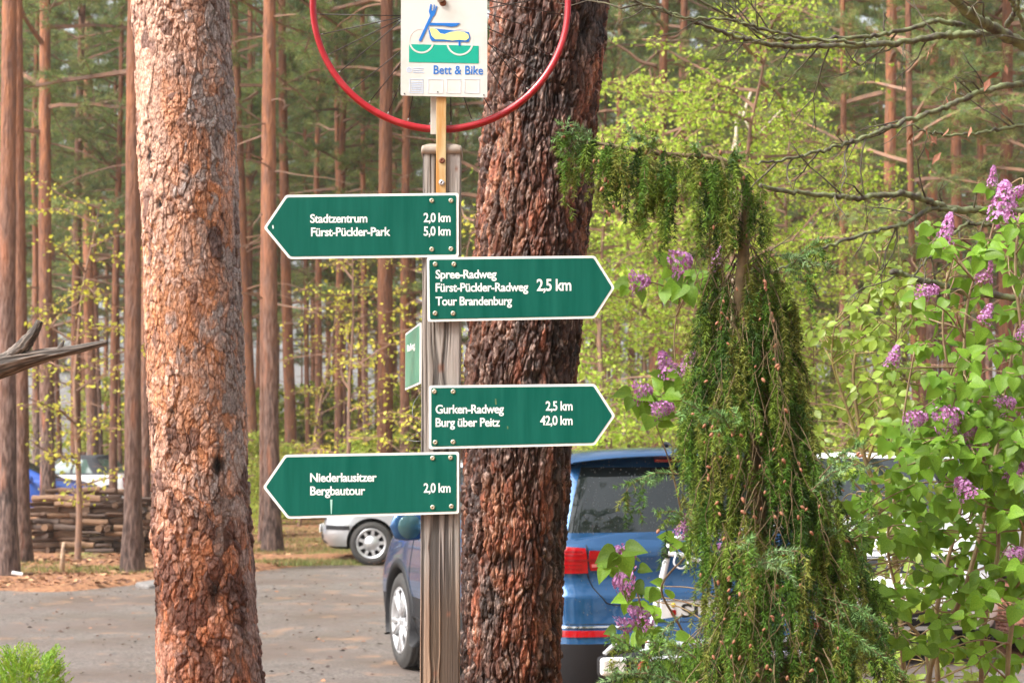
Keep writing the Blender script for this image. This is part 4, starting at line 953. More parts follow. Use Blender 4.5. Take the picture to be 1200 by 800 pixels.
M_green = pmat('sign_green', (.0, .080, .056), .5, (.010, .125, .092), 5, stretch=(7, 1, .6), spec=.12, coat=0, bump=.03, bscale=300, dist=.0005, cut=(.3, .8))
M_swhite = pmat('sign_white', (.82, .83, .80), .35, (.70, .71, .66), 14, spec=.5, cut=(.45, .9)); M_letter = pmat('letter_white', (.86, .88, .85), .4)
M_edge = pmat('sign_back', (.45, .47, .47), .4, metal=.5); M_bolt = pmat('bolt_zinc', (.62, .56, .42), .35, metal=.6); M_rust = pmat('rusty_bolt', (.20, .07, .03), .7)
M_dirt = pmat('algae_smear', (.10, .17, .07), .8); M_scratch = pmat('pale_drip', (.35, .60, .52), .6)
def inset(poly, d):
    n = len(poly); out = []; cx_ = sum(p[0] for p in poly) / n; cz_ = sum(p[1] for p in poly) / n
    area = sum(poly[i][0] * poly[(i + 1) % n][1] - poly[(i + 1) % n][0] * poly[i][1] for i in range(n)); sg = 1 if area > 0 else -1
    for i in range(n):
        p0, p1, p2 = Vector(poly[i - 1]), Vector(poly[i]), Vector(poly[(i + 1) % n]); e1 = (p1 - p0).normalized(); e2 = (p2 - p1).normalized()
        n1 = Vector((-e1.y, e1.x)) * sg; n2 = Vector((-e2.y, e2.x)) * sg; b = (n1 + n2); b = b / max(b.dot(n1), .2); out.append(tuple(p1 + b * d))
    return out
def roundpoly(poly, r, k=4):
    out = []; n = len(poly)
    for i in range(n):
        p0, p1, p2 = Vector(poly[i - 1]), Vector(poly[i]), Vector(poly[(i + 1) % n]); a = p1 + (p0 - p1).normalized() * r; b = p1 + (p2 - p1).normalized() * r
        for q in range(k + 1): t = q / k; out.append(tuple((1 - t) ** 2 * a + 2 * t * (1 - t) * p1 + t * t * b))
    return out
def bolt(px, py, y, parent, r=.0045, mat=None):
    c = P(px, py, y); m = MB(); m.lathe([(r * .35, -.0012), (r * .55, -.003), (r, -.0018), (r * 1.25, -.0005), (r * 1.3, .001)], 'y', 14, m=0, c=c); m.lathe([(0, -.0008), (r * .4, -.0012)], 'y', 10, m=1, c=c); m.build('bolt', [mat or M_bolt, M_rust], parent)
def arrow_sign(poly_px, texts, bolts, y, label, marks=(), holes=()):
    o = P(*poly_px[2], y); t = empty('direction_sign', (0, 0, 0), 0, label, 'direction sign', 'green arrow signs on the wooden post')
    poly = [(P(a, b, y).x, P(a, b, y).z) for a, b in poly_px]; poly = roundpoly(poly, .006, 4)
    MB().prism(poly, y, y + .0035).build('border', [M_swhite], t)
    inn = inset([(P(a, b, y).x, P(a, b, y).z) for a, b in poly_px], .0058); MB().prism(roundpoly(inn, .0045, 4), y - .0008, y + .001).build('panel', M_green, t)
    for (s_, x0, x1, by, cap_) in texts:
        a, b = P(x0, by, y), P(x1, by, y); text_at('lettering', s_, M_letter, a.x, a.z, b.x - a.x, cap_ * 1.15 / FPX * y, y - .0009, t, .020, tilt=math.radians(.35), thick=.0003, space=.94)
    for (bx, by) in bolts: bolt(bx, by, y - .001, t)
    for (mat, pp) in marks:
        q = [(P(a, b, y).x, P(a, b, y).z) for a, b in pp]; MB().prism(q, y - .0012, y - .0009).build('smear', mat, t)
    return t
arrow_sign([(309, 267), (335, 228.5), (537.5, 226), (537.5, 301), (339, 303.5)], [('Stadtzentrum', 363.5, 430.5, 261.3, 9), ('Fürst-Pückler-Park', 364.5, 457.5, 277, 9), ('2,0 km', 496.5, 528, 260.6, 9.6), ('5,0 km', 496.5, 528, 276.3, 9.6)],
    [(506, 235), (528.5, 235), (506, 292), (528.5, 291.5)], 3.590, 'topmost green arrow sign pointing left reading Stadtzentrum and Fürst-Pückler-Park', [(M_letter, [(319, 264), (320.5, 264), (320.8, 268), (319.5, 268)])])
arrow_sign([(500, 301.5), (697, 299.5), (720.5, 337), (697, 373), (501, 377)], [('Spree-Radweg', 510.5, 582, 326.6, 9), ('Fürst-Pückler-Radweg', 510.5, 619, 342, 9), ('Tour Brandenburg', 510.5, 600, 358, 9), ('2,5 km', 629, 669.5, 341, 12.3)],
    [(510, 309.5), (532, 309.5), (510, 367), (531, 367)], 3.586, 'upper green arrow sign pointing right reading Spree-Radweg and Tour Brandenburg')
arrow_sign([(502.5, 451.5), (697, 449.5), (721, 487), (697, 521.5), (502.5, 526)], [('Gurken-Radweg', 510.5, 590.5, 484.5, 9), ('Burg über Peitz', 510.5, 586, 500, 9), ('2,5 km', 639.5, 671, 481, 9.6), ('42,0 km', 633, 671, 498, 9.6)],
    [(509, 458.5), (531, 458.5), (510, 518), (531, 517.5)], 3.588, 'lower green arrow sign pointing right reading Gurken-Radweg and Burg über Peitz', [(M_dirt, [(580, 467), (581.5, 467), (582.2, 474), (580.3, 474)]), (M_dirt, [(594, 499), (595.6, 499), (595.6, 502.5), (594.3, 502.5)])])
arrow_sign([(308, 570.5), (334, 532.5), (538, 529), (538, 601.5), (337, 607.5)], [('Niederlausitzer', 363.5, 441.5, 564.5, 9), ('Bergbautour', 363.5, 428, 580, 9), ('2,0 km', 496.5, 528, 577, 9.6)],
    [(507, 536.5), (528, 536), (507, 594), (529, 593)], 3.584, 'lowest green arrow sign pointing left reading Niederlausitzer Bergbautour', [(M_scratch, [(387, 585), (389.6, 585), (388.8, 602), (387.8, 602)])])
# small sign on the post's left face, seen almost edge on
def side_sign():
    t = empty('side_sign', (0, 0, 0), 0, 'small green sign seen nearly edge on at the left side of the post', 'direction sign', 'green arrow signs on the wooden post')
    a0, a1, b0, b1 = P(494.5, 378, 3.615), P(494.5, 449.5, 3.615), P(477, 391, 3.86), P(477, 457, 3.86)
    a1 = Vector((a0.x, a0.y, a1.z)); b1 = Vector((b0.x, b0.y, b1.z)); d = (b0 - a0).normalized(); nn = d.cross(Vector((0, 0, 1))); nn = nn if nn.x < 0 else -nn
    tip = (b0 + b1) / 2 + Vector((d.x, d.y, 0)) * .09
    def slab(q, o0, o1, name, mat):
        n = len(q); V = [p + nn * o0 for p in q] + [p + nn * o1 for p in q]; MB().add(V, [tuple(range(n)), tuple(range(2 * n - 1, n - 1, -1))] + [(i, i + n, (i + 1) % n + n, (i + 1) % n) for i in range(n)]).build(name, mat, t)
    cen = (a0 + a1 + b0 + b1) / 4; q = [a0, b0, b1, a1]; slab(q, 0, .004, 'border', M_swhite); slab([cen + (p - cen) * .93 for p in q], .004, .005, 'panel', pmat('pale_green', (.05, .20, .13), .35, (.13, .30, .20), 12))
    for k, zz_ in enumerate((.62, .38)):
        M_ = Matrix.Translation(a1.lerp(a0, zz_) + d * .045 + nn * .0056) @ Matrix((( -d.x, -nn.x, 0, 0), (-d.y, -nn.y, 0, 0), (0, 0, 1, 0), (0, 0, 0, 1)))
        # reads along the panel seen from the left
        text_at('lettering', ('Radweg', 'Bad')[0], M_letter, -.16, 0, .13, .017, 0, t, .02, M=M_) if k == 0 else None
    return t
side_sign()

# flat steel bar and the accommodation sign on top
M_bar = pmat('stained_bar', (.55, .42, .22), .5, (.50, .24, .06), 9, stretch=(4, 4, .6), metal=.1, cut=(.42, .62))
t = empty('steel_bar', (0, 0, 0), 0, 'rust stained flat steel bar screwed to the post below the white sign', 'steel bar')
a, b = P(511, 226, 3.594), P(523, 60, 3.594)
MB().box(((a.x + b.x) / 2, 3.594, (a.z + P(0, -25, 3.594).z) / 2), (.0235, .005, P(0, -25, 3.594).z - a.z), bev=.001).build('bar', M_bar, t)
c_ = P(508.5, 140, 3.605); MB().box((c_.x, 3.606, P(0, 60, 3.6).z), (.016, .004, .40), bev=.001).build('bar', pmat('pale_bar', (.55, .52, .46), .5, metal=.2), t)
bolt(518, 188, 3.590, t, .0055, M_rust); bolt(517.5, 214, 3.590, t, .0055, M_alloy)
t = empty('accommodation_sign', (0, 0, 0), 0, 'white portrait sign with bed on wheels emblem reading Bett & Bike', 'sign')
ys = 3.585; q = [P(470, -34, ys), P(571, -34, ys), P(571, 114.5, ys), P(469.5, 112, ys)]
M_aw = pmat('sign_offwhite', (.64, .64, .61), .45, (.52, .50, .45), 10, cut=(.45, .8), spec=.2)
MB().prism(roundpoly([(v.x, v.z) for v in q], .004, 4), ys, ys + .0025).build('panel', M_aw, t)
def flat(name, poly, mat, dy=.0004, th_=.0004, par=None): return MB().prism([(P(a, b, ys).x, P(a, b, ys).z) for a, b in poly], ys - dy - th_, ys - dy + .0003).build(name, mat, par or t)
M_pg = pmat('print_green', (.0, .36, .25), .4); M_pb = pmat('print_blue', (.01, .16, .55), .4); M_py = pmat('print_yellow', (.80, .78, .28), .5); M_pp = pmat('print_faded_pink', (.82, .66, .62), .5); M_pl = pmat('print_pale_blue', (.52, .62, .78), .5); M_pf = pmat('print_faint', (.66, .69, .74), .5)
flat('green_field', [(479.3, 52), (561, 54), (561, 74.6), (479.3, 73)], M_pg)
def arc(cx_, cy_, r0, r1, a0, a1, n=18):
    return [(cx_ + r1 * cos(a0 + (a1 - a0) * i / n), cy_ - r1 * sin(a0 + (a1 - a0) * i / n)) for i in range(n + 1)] + [(cx_ + r0 * cos(a1 + (a0 - a1) * i / n), cy_ - r0 * sin(a1 + (a0 - a1) * i / n)) for i in range(n + 1)]
for cx_, cy_, r in ((494, 48, 15), (539, 49.5, 16)):
    flat('wheel_print', arc(cx_, cy_, r - 2, r, pi + .22, 2 * pi - .22), M_aw, .0009); flat('wheel_print', arc(cx_, cy_, r - 1.2, r, -.1, pi + .1), M_pp, .0002, .0003)
flat('fork_print', [(490.5, 48), (504, 19), (502.5, 14), (504.5, 5), (506, 5.5), (505.5, 13), (507.5, 13), (508.3, 5.5), (509.4, 6), (508.8, 13.5), (511.5, 7), (512.5, 7.5), (510, 17), (507, 20.5), (493.5, 49)], M_pb, .0010)
flat('knife_print', [(504, 27.2), (539.5, 27.5), (535, 31), (529, 32), (520, 30.5), (503, 30.2)], M_pb, .0010)
flat('bed_print', [(501.5, 33), (504, 45.5), (506, 48.5), (549, 49.5), (551, 45), (549.5, 38)], M_pb, .0010)
flat('pillow_print', [(503, 34), (507, 33.3), (512, 35), (516, 39.5), (521, 40.5), (528, 38), (536, 37), (544, 38), (549, 41), (549.5, 45), (546, 47.8), (538, 47), (530, 48), (520, 46.6), (510, 46.5), (506, 42.5)], M_py, .0015)
flat('leg_print', [(537.3, 49), (539.6, 49), (539.6, 54), (537.3, 54)], M_pb, .0010)
a, b = P(508, 87, ys), P(566, 88, ys); text_at('lettering', 'Bett & Bike', M_pb, a.x, a.z, b.x - a.x, 10.5 / FPX * ys, ys - .0005, t, .010, tilt=-.012, thick=.0003)
for x0, x1, m_ in ((480, 496, M_pl), (501.5, 519, M_pf), (523, 540, M_pf), (544, 562, M_pf)):
    for poly in ([(x0, 92.5), (x1, 93), (x1, 93.7), (x0, 93.2)], [(x0, 108.4), (x1, 108.9), (x1, 109.6), (x0, 109.1)], [(x0, 93), (x0 + .8, 93), (x0 + .8, 109), (x0, 109)], [(x1 - .8, 93), (x1, 93), (x1, 109), (x1 - .8, 109)]): flat('stamp_box', poly, m_, .0003)
for k in range(6): flat('stamp_print', [(482, 95.5 + k * 2.1), (494.5, 95.8 + k * 2.1), (494.5, 96.7 + k * 2.1), (482, 96.4 + k * 2.1)], M_pl, .0003)
flat('round_emblem', arc(479.5, 82, 2.2, 3.2, 0, 2 * pi - .01, 20), M_pl, .0003); flat('round_emblem', arc(479.5, 82, 0.3, 1.3, 0, 2 * pi - .01, 12), M_pl, .0003)
for k in range(3): flat('small_print', [(484, 79.6 + k * 2.4), (497 - 2 * (k == 1), 79.8 + k * 2.4), (497 - 2 * (k == 1), 80.7 + k * 2.4), (484, 80.5 + k * 2.4)], M_pl, .0003)
bolt(519, 3.5, ys - .0005, t, .0065, M_rust)
for bx, by in ((474, 110), (567, 111.5), (513, 108)): bolt(bx, by, ys, t, .0013, M_rub)

# red bicycle wheel behind the sign
def bike_wheel():
    yc = 3.625; c = P(516.5, 5, yc); R = (672 - 361) / 2 / FPX * yc / cos(PITCH)
    t = empty('bicycle_wheel', c, 0, 'bicycle wheel with red rim and thin spokes fixed above the post', 'wheel')
    t.rotation_euler = (math.radians(-1.5), 0, math.radians(1.0))
    M_rr = pmat('red_rim', (.36, .006, .014), .35, (.48, .04, .05), 14, coat=.15, cut=(.5, .8), bump=.1, bscale=60)
    m = MB(); prof = [(R - .0005, -.010), (R - .004, -.0112), (R - .0125, -.0100), (R - .0145, -.006), (R - .0155, 0), (R - .0145, .006), (R - .0125, .0100), (R - .004, .0112), (R - .0005, .010), (R - .003, .008), (R - .006, .0), (R - .003, -.008)]
    m.lathe(prof, 'y', 160, closed=True); m.build('rim', M_rr, t)
    M_sp = pmat('dull_spoke', (.045, .035, .03), .5, metal=.3); M_ni = pmat('nipple', (.30, .28, .25), .4, metal=.5)
    m = MB(); m.lathe([(0, -.05), (.009, -.05), (.009, -.034), (.024, -.032), (.024, -.028), (.012, -.024), (.010, 0), (.012, .024), (.024, .028), (.024, .032), (.009, .034), (.009, .05), (0, .05)], 'y', 24); m.build('hub', M_alloy, t)
    n = 36
    for k in range(n):
        a = 2 * pi * (k + .5) / n; side = -1 if k % 2 else 1; dirn = 1 if (k // 2) % 2 else -1; ah = a + dirn * 1.15
        p0 = Vector((.022 * cos(ah), side * .030, .022 * sin(ah))); p1 = Vector(((R - .017) * cos(a), side * .002, (R - .017) * sin(a)))
        s = MB(); s.tube([p0, p1], .00135, 5); so = s.build('spoke', M_sp, t)
        e = (p0 - p1).normalized(); s = MB(); s.tube([p1 - e * .002, p1 + e * .006], .0015, 6); s.build('nipple', M_ni, so)
    MB().tube([( (R - .019) * cos(1.2), -.001, (R - .019) * sin(1.2)), ((R - .055) * cos(1.2), -.001, (R - .055) * sin(1.2))], .003, 8).build('valve', M_alloy, t)
bike_wheel()
# ---------------------------------------------------------------- the two near pines
def axis_path(pts, d):
    """pts: (px_left, px_right, py) outline samples -> (z, x, y, r)"""
    out = []
    for l, r, y in pts:
        a, b = P(l, y, d), P(r, y, d); out.append((a.z, (a.x + b.x) / 2, d, (b.x - a.x) / 2 * .97))
    out.sort(); z0, x0, _, r0 = out[0]; z1, x1, _, r1 = out[1]; k = (x1 - x0) / (z1 - z0)
    out = [(0, x0 - k * z0 * .6, d, r0 * 1.06)] + out; zt, xt, _, rt = out[-1]; k = (out[-1][1] - out[-3][1]) / (out[-1][0] - out[-3][0])
    out.append((13, xt + k * (13 - zt) * .6, d, rt * .55)); return out
t = empty('pine_tree', (0, 0, 0), 0, 'thick pale orange flaky barked pine standing left of the signs', 'tree')
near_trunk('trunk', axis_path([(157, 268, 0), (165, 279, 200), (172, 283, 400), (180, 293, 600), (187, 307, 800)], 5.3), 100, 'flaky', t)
link('crown', CR[0], t, loc=(-2.2, 5.3, 8.2), scale=(.8, .8, .75))
t = empty('pine_tree', (0, 0, 0), 0, 'thick dark red brown furrowed pine right behind the wooden post', 'tree')
near_trunk('trunk', axis_path([(578, 713, -10), (571, 704, 100), (563, 695, 200), (557, 687, 320), (547, 677, 430), (541, 666, 600), (540, 657, 800)], 4.7), 300, 'furrow', t)
link('crown', CR[2], t, loc=(.9, 4.7, 8.6), rot=(0, 0, 2), scale=(.8, .8, .75))
# ---------------------------------------------------------------- background pines one can tell apart
FG = 'pines of the forest behind the car park'
major = [(14, 19.5, 20, 16, 'slim pine nearest the left edge in front of the blue car'), (32, 22, 16, 27, 'slim pine right of the leftmost trunk, standing before the wood pile end'),
    (60, 33, 17, 52, 'reddish pine trunk seen above the wood pile in front of the white car bonnet'), (92, 45, 12, 96, 'thin pine behind the white convertible windscreen'), (113, 49, 14, 108, 'red trunked pine rising behind the black soft top'),
    (159.5, 20.3, 20.5, 159, 'sturdy pine in front of the wood pile, left of the thick pale pine'), (174, 27, 11, 176, 'dark slender pine between the wood pile and the thick pale pine'),
    (303, 37, 11, 280, 'dark thin pine just right of the thick pale pine'), (322, 24.5, 19, 316, 'grey based pine behind the tip of the topmost left arrow sign'), (311, 27.0, 10, 314, 'thin pine hugging the grey based pine behind the left arrow tips'),
    (345, 38, 14, 337, 'orange pine trunk just right of the left arrow tips'), (398, 40, 11, 402, 'reddish thin pine under the word Stadtzentrum'), (408, 43, 8, 392, 'twin stem beside the reddish thin pine under the upper left sign'), (452, 27, 19, 462, 'straight orange trunked pine seen through the bicycle wheel left of the white sign'),
    (475, 37, 12, 477, 'pine trunk directly left of the wooden post'), (432, 41, 8, 424, 'thin pine between the straight orange pine and the reddish one'),
    (722, 48, 9, 732, 'thin pine trunk right of the upper right arrow tip'), (738, 33, 13, 776, 'orange pine with crooked bare limbs right of the furrowed pine'), (1040, 30, 16, 1046, 'reddish pine trunk above the yellow green shrub'),
    (1005, 38, 12, 1003, 'brown pine between the spruce and the lilac'), (1125, 33, 15, 1118, 'pine trunk behind the middle of the lilac'), (1176, 29, 16, 1182, 'broad pine trunk at the right edge behind the lilac')]
for i, (bx, d, w, tx, lb) in enumerate(major):
    if bx == 738: tx = 778
    pine(bx if bx != 738 else 768, d, w, tx, lb, FG, crown=d > 23, k=i % 3)
def on_road(x, y): return 38.5 < y < 50
cnt = 0; tries = 0; used = [((b - 600) / FPX * d, d) for b, d, *_ in major]
while cnt < 265 and tries < 6000:
    tries += 1; y = 34 + 70 * rnd.random() ** .85; px = rnd.uniform(-60, 1260); x = (px - 600) / FPX * y
    if on_road(x, y) or any((x - a) ** 2 + (y - b) ** 2 < (1.5 if y < 60 else 1.2) ** 2 for a, b in used): continue
    if 655 < px < 960 and y < 45 and rnd.random() < .6: continue
    if px < 500 and y < 38 and rnd.random() < .8: continue
    used.append((x, y)); cnt += 1
    pine(px, y, FPX / y * rnd.uniform(.11, .30), px + rnd.gauss(0, 9) * 40 / y + (600 - px) * .0, 'slender brown pine trunk deep in the forest', FG, cb=rnd.uniform(5.5, 11.5) * (1.0 if y < 70 else 1.15))
# crooked bare limbs of the orange pine
PB = lambda px, py: P(px, py, 33)
t = [o for o in bpy.data.objects if o.get('label', '').startswith('orange pine with crooked')][0]
for pts, r in (([(783, 128), (800, 132), (815, 122), (842, 124), (850, 126)], .07), ([(806, 128), (806, 112), (820, 99), (850, 97), (853, 95), (878, 104), (888, 106)], .05), ([(770, 78), (750, 72), (735, 60), (712, 47)], .05), ([(775, 46), (790, 44), (797, 40)], .05), ([(772, 60), (750, 80), (725, 95), (700, 103)], .035)):
    m = MB(); pp = cspline([PB(a, b) for a, b in pts], 5); m.tube(pp, [r * (1 - .75 * i / len(pp)) for i in range(len(pp))], 6, wob=.1); o = m.build('limb', M_limb); o.parent = t; o.matrix_parent_inverse = t.matrix_basis.inverted()

# ---------------------------------------------------------------- leafy understorey
YG = ((.40, .54, .06), (.30, .46, .045), (.50, .58, .10)); DG = ((.16, .28, .05), (.22, .34, .06), (.30, .40, .09)); YL = ((.60, .58, .06), (.50, .55, .08), (.66, .60, .10))
BCs = [broad_crown(40 + i, 6.6, 1.9, 34, .060, 40, YG, .16) for i in range(3)]
BG = 'young broadleaf trees between the pines'
def leafy(px, d, s, label, group=BG, crown=None, name='young_tree', cat='tree', z=0.05):
    x = (px - 600) / FPX * d; e = empty(name, (x, d, z), rnd.uniform(0, 6.28), label, cat, group); c, st = crown or BCs[rnd.randrange(3)]
    link('crown', c, e, scale=(s,) * 3); link('trunk', st, e, scale=(s,) * 3); return e
leafy(722, 19, .92, 'yellow green young tree filling the gap right of the furrowed pine')
leafy(792, 17.5, 1.0, 'tall yellow green young tree behind the drooping spruce arch')
leafy(868, 21, 1.1, 'yellow green young tree behind the spruce top')
leafy(935, 19, .88, 'yellow green young tree right of the spruce top')
leafy(690, 28, 1.0, 'pale leaved young tree farther back by the furrowed pine')
leafy(990, 26, .95, 'pale leaved young tree behind the yellow green shrub')
leafy(830, 30, 1.25, 'broad young tree in the middle distance behind the spruce')
for px_, d_, tp in ((985, 27, 990), (1075, 25, 1062), (1148, 30, 1150), (1215, 26, 1230), (905, 33, 900), (45, 42, 40), (135, 40, 140), (228, 44, 225), (375, 45, 372), (520, 40, 520)):
    pine(px_, d_, 10, tp, 'slim pine carrying green branches low down among the taller trunks', FG, cb=rnd.uniform(4.6, 6.0) if px_ > 800 else rnd.uniform(6.5, 8), h=15)
leafy(760, 34, 1.2, 'young tree behind the orange pine with crooked limbs')
SC = [broad_crown(70 + i, 6.0, 1.7, 20, .085, 9, YL, .12, .1) for i in range(2)]
leafy(95, 22.6, .92, 'thin dark stemmed sapling with sparse yellow leaves in front of the wood pile', crown=SC[0], name='sapling')
leafy(395, 26, .95, 'sapling with sparse yellow leaves seen above the lowest arrow sign', crown=SC[1], name='sapling')
leafy(488, 24, .9, 'sapling with sparse yellow leaves directly left of the wooden post', crown=SC[0], name='sapling')
leafy(352, 33, .9, 'sapling with sparse yellow leaves between the left arrow signs', crown=SC[1], name='sapling')
leafy(190, 30, .9, 'sapling with yellow leaves behind the thick pale pine', crown=SC[1], name='sapling')
BU = [broad_crown(90 + i, 2.6, 1.5, 26, .11, 24, ((.44, .54, .09), (.56, .58, .14), (.34, .46, .07)), .05) for i in range(2)]
for i in range(34):
    y = rnd.uniform(52, 100); px = rnd.uniform(-40, 1240)
    leafy(px, y, rnd.uniform(.9, 1.5) * (1.0 + y / 200), 'low bright green bush in the far forest undergrowth', 'far undergrowth bushes', BU[i % 2], 'bush', 'bush')
for i, (px, y, s) in enumerate(((303, 34, .8), (345, 37, .7), (420, 36, .8), (700, 38, .9), (310, 29, .5))):
    leafy(px, y, s, ('green bush peeking out right of the thick pale pine', 'green bush behind the left arrow tips', 'green bush above the lowest arrow sign', 'green bush beyond the blue off-roader', 'small green bush at the foot of the grey based pine')[i], 'far undergrowth bushes', BU[i % 2], 'bush', 'bush')
# the wood goes on behind the camera (it mirrors in the car windows)
for k in range(20):
    y = -rnd.uniform(9, 26); x = 1 + (k - 9.5) * 1.3 + rnd.uniform(-1, 1)
    t_ = empty('pine_tree', (x, y, .03), 0, 'pine of the wood across the car park behind the viewer', 'tree', 'pines behind the viewer'); me, pl = TR[k % 5]; link('trunk', me, t_, scale=(.16, .16, 20)); link('crown', CR[k % 4], t_, loc=(0, 0, 6), scale=(1.3, 1.3, 1.15))
for x_, y_, h_ in ((-3.2, -2.2, 10.5), (2.4, -3.6, 11), (5.2, -1.2, 10), (-.4, -6.5, 10), (8, -4, 9.5), (-6.5, -5, 9)):
    t_ = empty('pine_tree', (x_, y_, .03), 0, 'tall pine rising beside the place where the viewer stands', 'tree', 'pines behind the viewer'); link('trunk', TR[1][0], t_, scale=(.15, .15, 22)); link('crown', CR[int(h_ * 2) % 4], t_, loc=(0, 0, h_), rot=(0, 0, x_), scale=(.95, .95, .9))
for k in range(5): leafy(600, -rnd.uniform(11, 20), 1.0, 'broadleaf tree across the car park behind the viewer', 'broadleaf trees behind the viewer').location.x = -7 + 3.5 * k
# fallen pale birch stems leaning in the thicket
for pts, r, lb in (([(862, 175), (870, 140), (880, 108)], .028, 'pale bare birch stem standing upright among the yellow green leaves'), ([(858, 178), (885, 160), (905, 140), (925, 118)], .013, 'thin pale birch stem leaning to the right in the thicket')):
    m = MB(); q = [P(a, b, 20) for a, b in pts]; q = [Vector((q[0].x - (q[1].x - q[0].x) * 1.5, 20, 0.0))] + q; m.tube(cspline(q, 5), [r * (1 - .5 * k / (len(q) * 5)) for k in range((len(q) - 1) * 5 + 1)], 6); o = m.build('birch_stem', pmat('birch', (.62, .55, .42), .7, (.35, .28, .2), 9)); setp(o, lb, 'dead stem')

# ---------------------------------------------------------------- wood pile, stake, litter
lp = empty('wood_pile', (-6.6, 24.1, .04), math.radians(3), 'stack of split brown logs beside the pines in front of the white convertible', 'wood pile')
LM = [pmat('log_%s' % n, c, .85, c2, 9, stretch=(.5, 3, 3), bump=.6, bscale=40) for n, c, c2 in (('brown', (.15, .08, .045), (.05, .03, .022)), ('tan', (.30, .17, .095), (.12, .07, .045)), ('dark', (.12, .075, .055), (.05, .035, .03)))]
def log_mesh(k):
    rr = random.Random(k); m = MB(); n = 6; seg = 9; split = rr.random() < .5; V = []
    for i in range(n + 1):
        for s in range(seg):
            a = 2 * pi * s / seg; r = 1 * (1 + rr.uniform(-.10, .10)); y, z = r * cos(a), r * sin(a)
            if split: z = max(z, -.15 + rr.uniform(-.05, .05))
            V.append((-.5 + i / n + rr.uniform(-.01, .01), y + .15 * sin(i * .9 + k), z))
    F = [(i * seg + s, i * seg + (s + 1) % seg, (i + 1) * seg + (s + 1) % seg, (i + 1) * seg + s) for i in range(n) for s in range(seg)] + [tuple(range(seg)), tuple(n * seg + s for s in range(seg))]
    m.add(V, F); return m.mesh('log', LM[(0, 0, 1, 2)[k % 4]])
LG = [log_mesh(k) for k in range(12)]
for dpt in (0, 1):
    z = .05; row = 0
    while z < (.90 if not dpt else .84):
        x = -.95 + rnd.uniform(-.06, .06); rh = rnd.uniform(.042, .062)
        while x < .98:
            ln = rnd.uniform(.16, .50); 
            if x > .1 and rnd.random() < .35: ln = .12
            r = rh * rnd.uniform(.8, 1.1)
            if ln < .2: link('log', LG[rnd.randrange(12)], lp, loc=(x + .06, -.0 + dpt * .4, z), rot=(rnd.uniform(0, 6), rnd.uniform(-.06, .06), pi / 2 + rnd.uniform(-.15, .15)), scale=(.5, r, r)); x += .125
            else: link('log', LG[rnd.randrange(12)], lp, loc=(x + ln / 2, dpt * .4 + rnd.uniform(-.08, .06), z), rot=(rnd.uniform(0, 6), rnd.uniform(-.05, .05), rnd.uniform(-.06, .06)), scale=(ln, r, r * rnd.uniform(.8, 1))); x += ln + .01
        z += rh * 1.72; row += 1
for i in range(9): link('log', LG[i], lp, loc=(rnd.uniform(-.6, .9),   .2 + rnd.uniform(-.15, .15), .95 + rnd.uniform(0, .04)), rot=(rnd.uniform(0, 6), rnd.uniform(-.15, .15), rnd.uniform(-.5, .5)), scale=(rnd.uniform(.4, .8), .045, .045))
b = P(73, 668, 20.2); m = MB(); m.tube([Vector((b.x, 20.2, .0)), Vector((b.x, 20.2, .28)), Vector((b.x + .01, 20.2, .44))], [.035, .032, .018], 7, wob=.1); o = m.build('broken_stump', pmat('splintered_wood', (.60, .42, .28), .8, (.25, .16, .11), 12)); setp(o, 'short splintered pale stump in the grass before the wood pile', 'stump')
b = P(20, 683, 18.9); m = MB(); m.box((b.x, 18.9, .13), (.13, .08, .03), rot=(.2, .2, .3), bev=.01); o = m.build('paper_scrap', M_white); setp(o, 'scrap of white paper lying in the grass at the left', 'litter')

# ---------------------------------------------------------------- dead limb at the left
M_dead = pmat('dead_wood', (1, 1, 1), .8, attr=True, bump=.5, bscale=120, dist=.001)
def gnarled(name, pts, rad, parent, seed, seg=60, per=26, tip=False):
    pl = cspline(pts, per); n = len(pl); fr_ = frames(pl); rr = np.interp(np.linspace(0, 1, n), np.linspace(0, 1, len(rad)), rad); V = []; A = []; Tt = []
    for i, (p, t_, a, b) in enumerate(fr_):
        for k in range(seg):
            an = 2 * pi * k / seg; V.append(p + a * cos(an) * rr[i] + b * sin(an) * rr[i]); A.append((cos(an), sin(an), 0)); Tt.append(i / n)
    V = np.array([tuple(v) for v in V]); A = np.array(A); Tt = np.array(Tt); R = np.repeat(rr, seg)
    g1 = fbm(np.stack([A[:, 0] * 6 + Tt * 2, A[:, 1] * 6, Tt * 9], 1), 4, seed); g2 = fbm(np.stack([A[:, 0] * 2.2, A[:, 1] * 2.2, Tt * 4], 1), 3, seed + 9)
    cen = np.repeat(np.array([tuple(f[0]) for f in fr_]), seg, 0); out = (V - cen) / R[:, None]
    V = cen + out * (R * (1 + .55 * (g1 - .5) + .5 * (g2 - .5)))[:, None]
    col = np.array([.025, .018, .016]) * (1 - g1[:, None]) + np.array([.25, .20, .165]) * g1[:, None]; k = sstep(.5, .64, g1)[:, None]; col = col * (.45 + .75 * k)
    ii = np.arange(n * seg).reshape(n, seg); jj = np.roll(ii, -1, 1); F = np.stack([ii[:-1], jj[:-1], jj[1:], ii[1:]], -1).reshape(-1, 4)
    Vt = np.concatenate([V, V[-seg:].mean(0, keepdims=True) + (V[-seg:] - V[-2 * seg:-seg]).mean(0) * .3]); me = fast_mesh(name, Vt, F, M_dead, col=np.concatenate([col, col[-1:] * 1.5]), smooth=True)
    bm = bmesh.new(); bm.from_mesh(me); bm.verts.ensure_lookup_table(); c = len(Vt) - 1
    for k in range(seg): bm.faces.new([bm.verts[(n - 1) * seg + k], bm.verts[(n - 1) * seg + (k + 1) % seg], bm.verts[c]])
    bm.to_mesh(me); bm.free(); return link(name, me, parent)
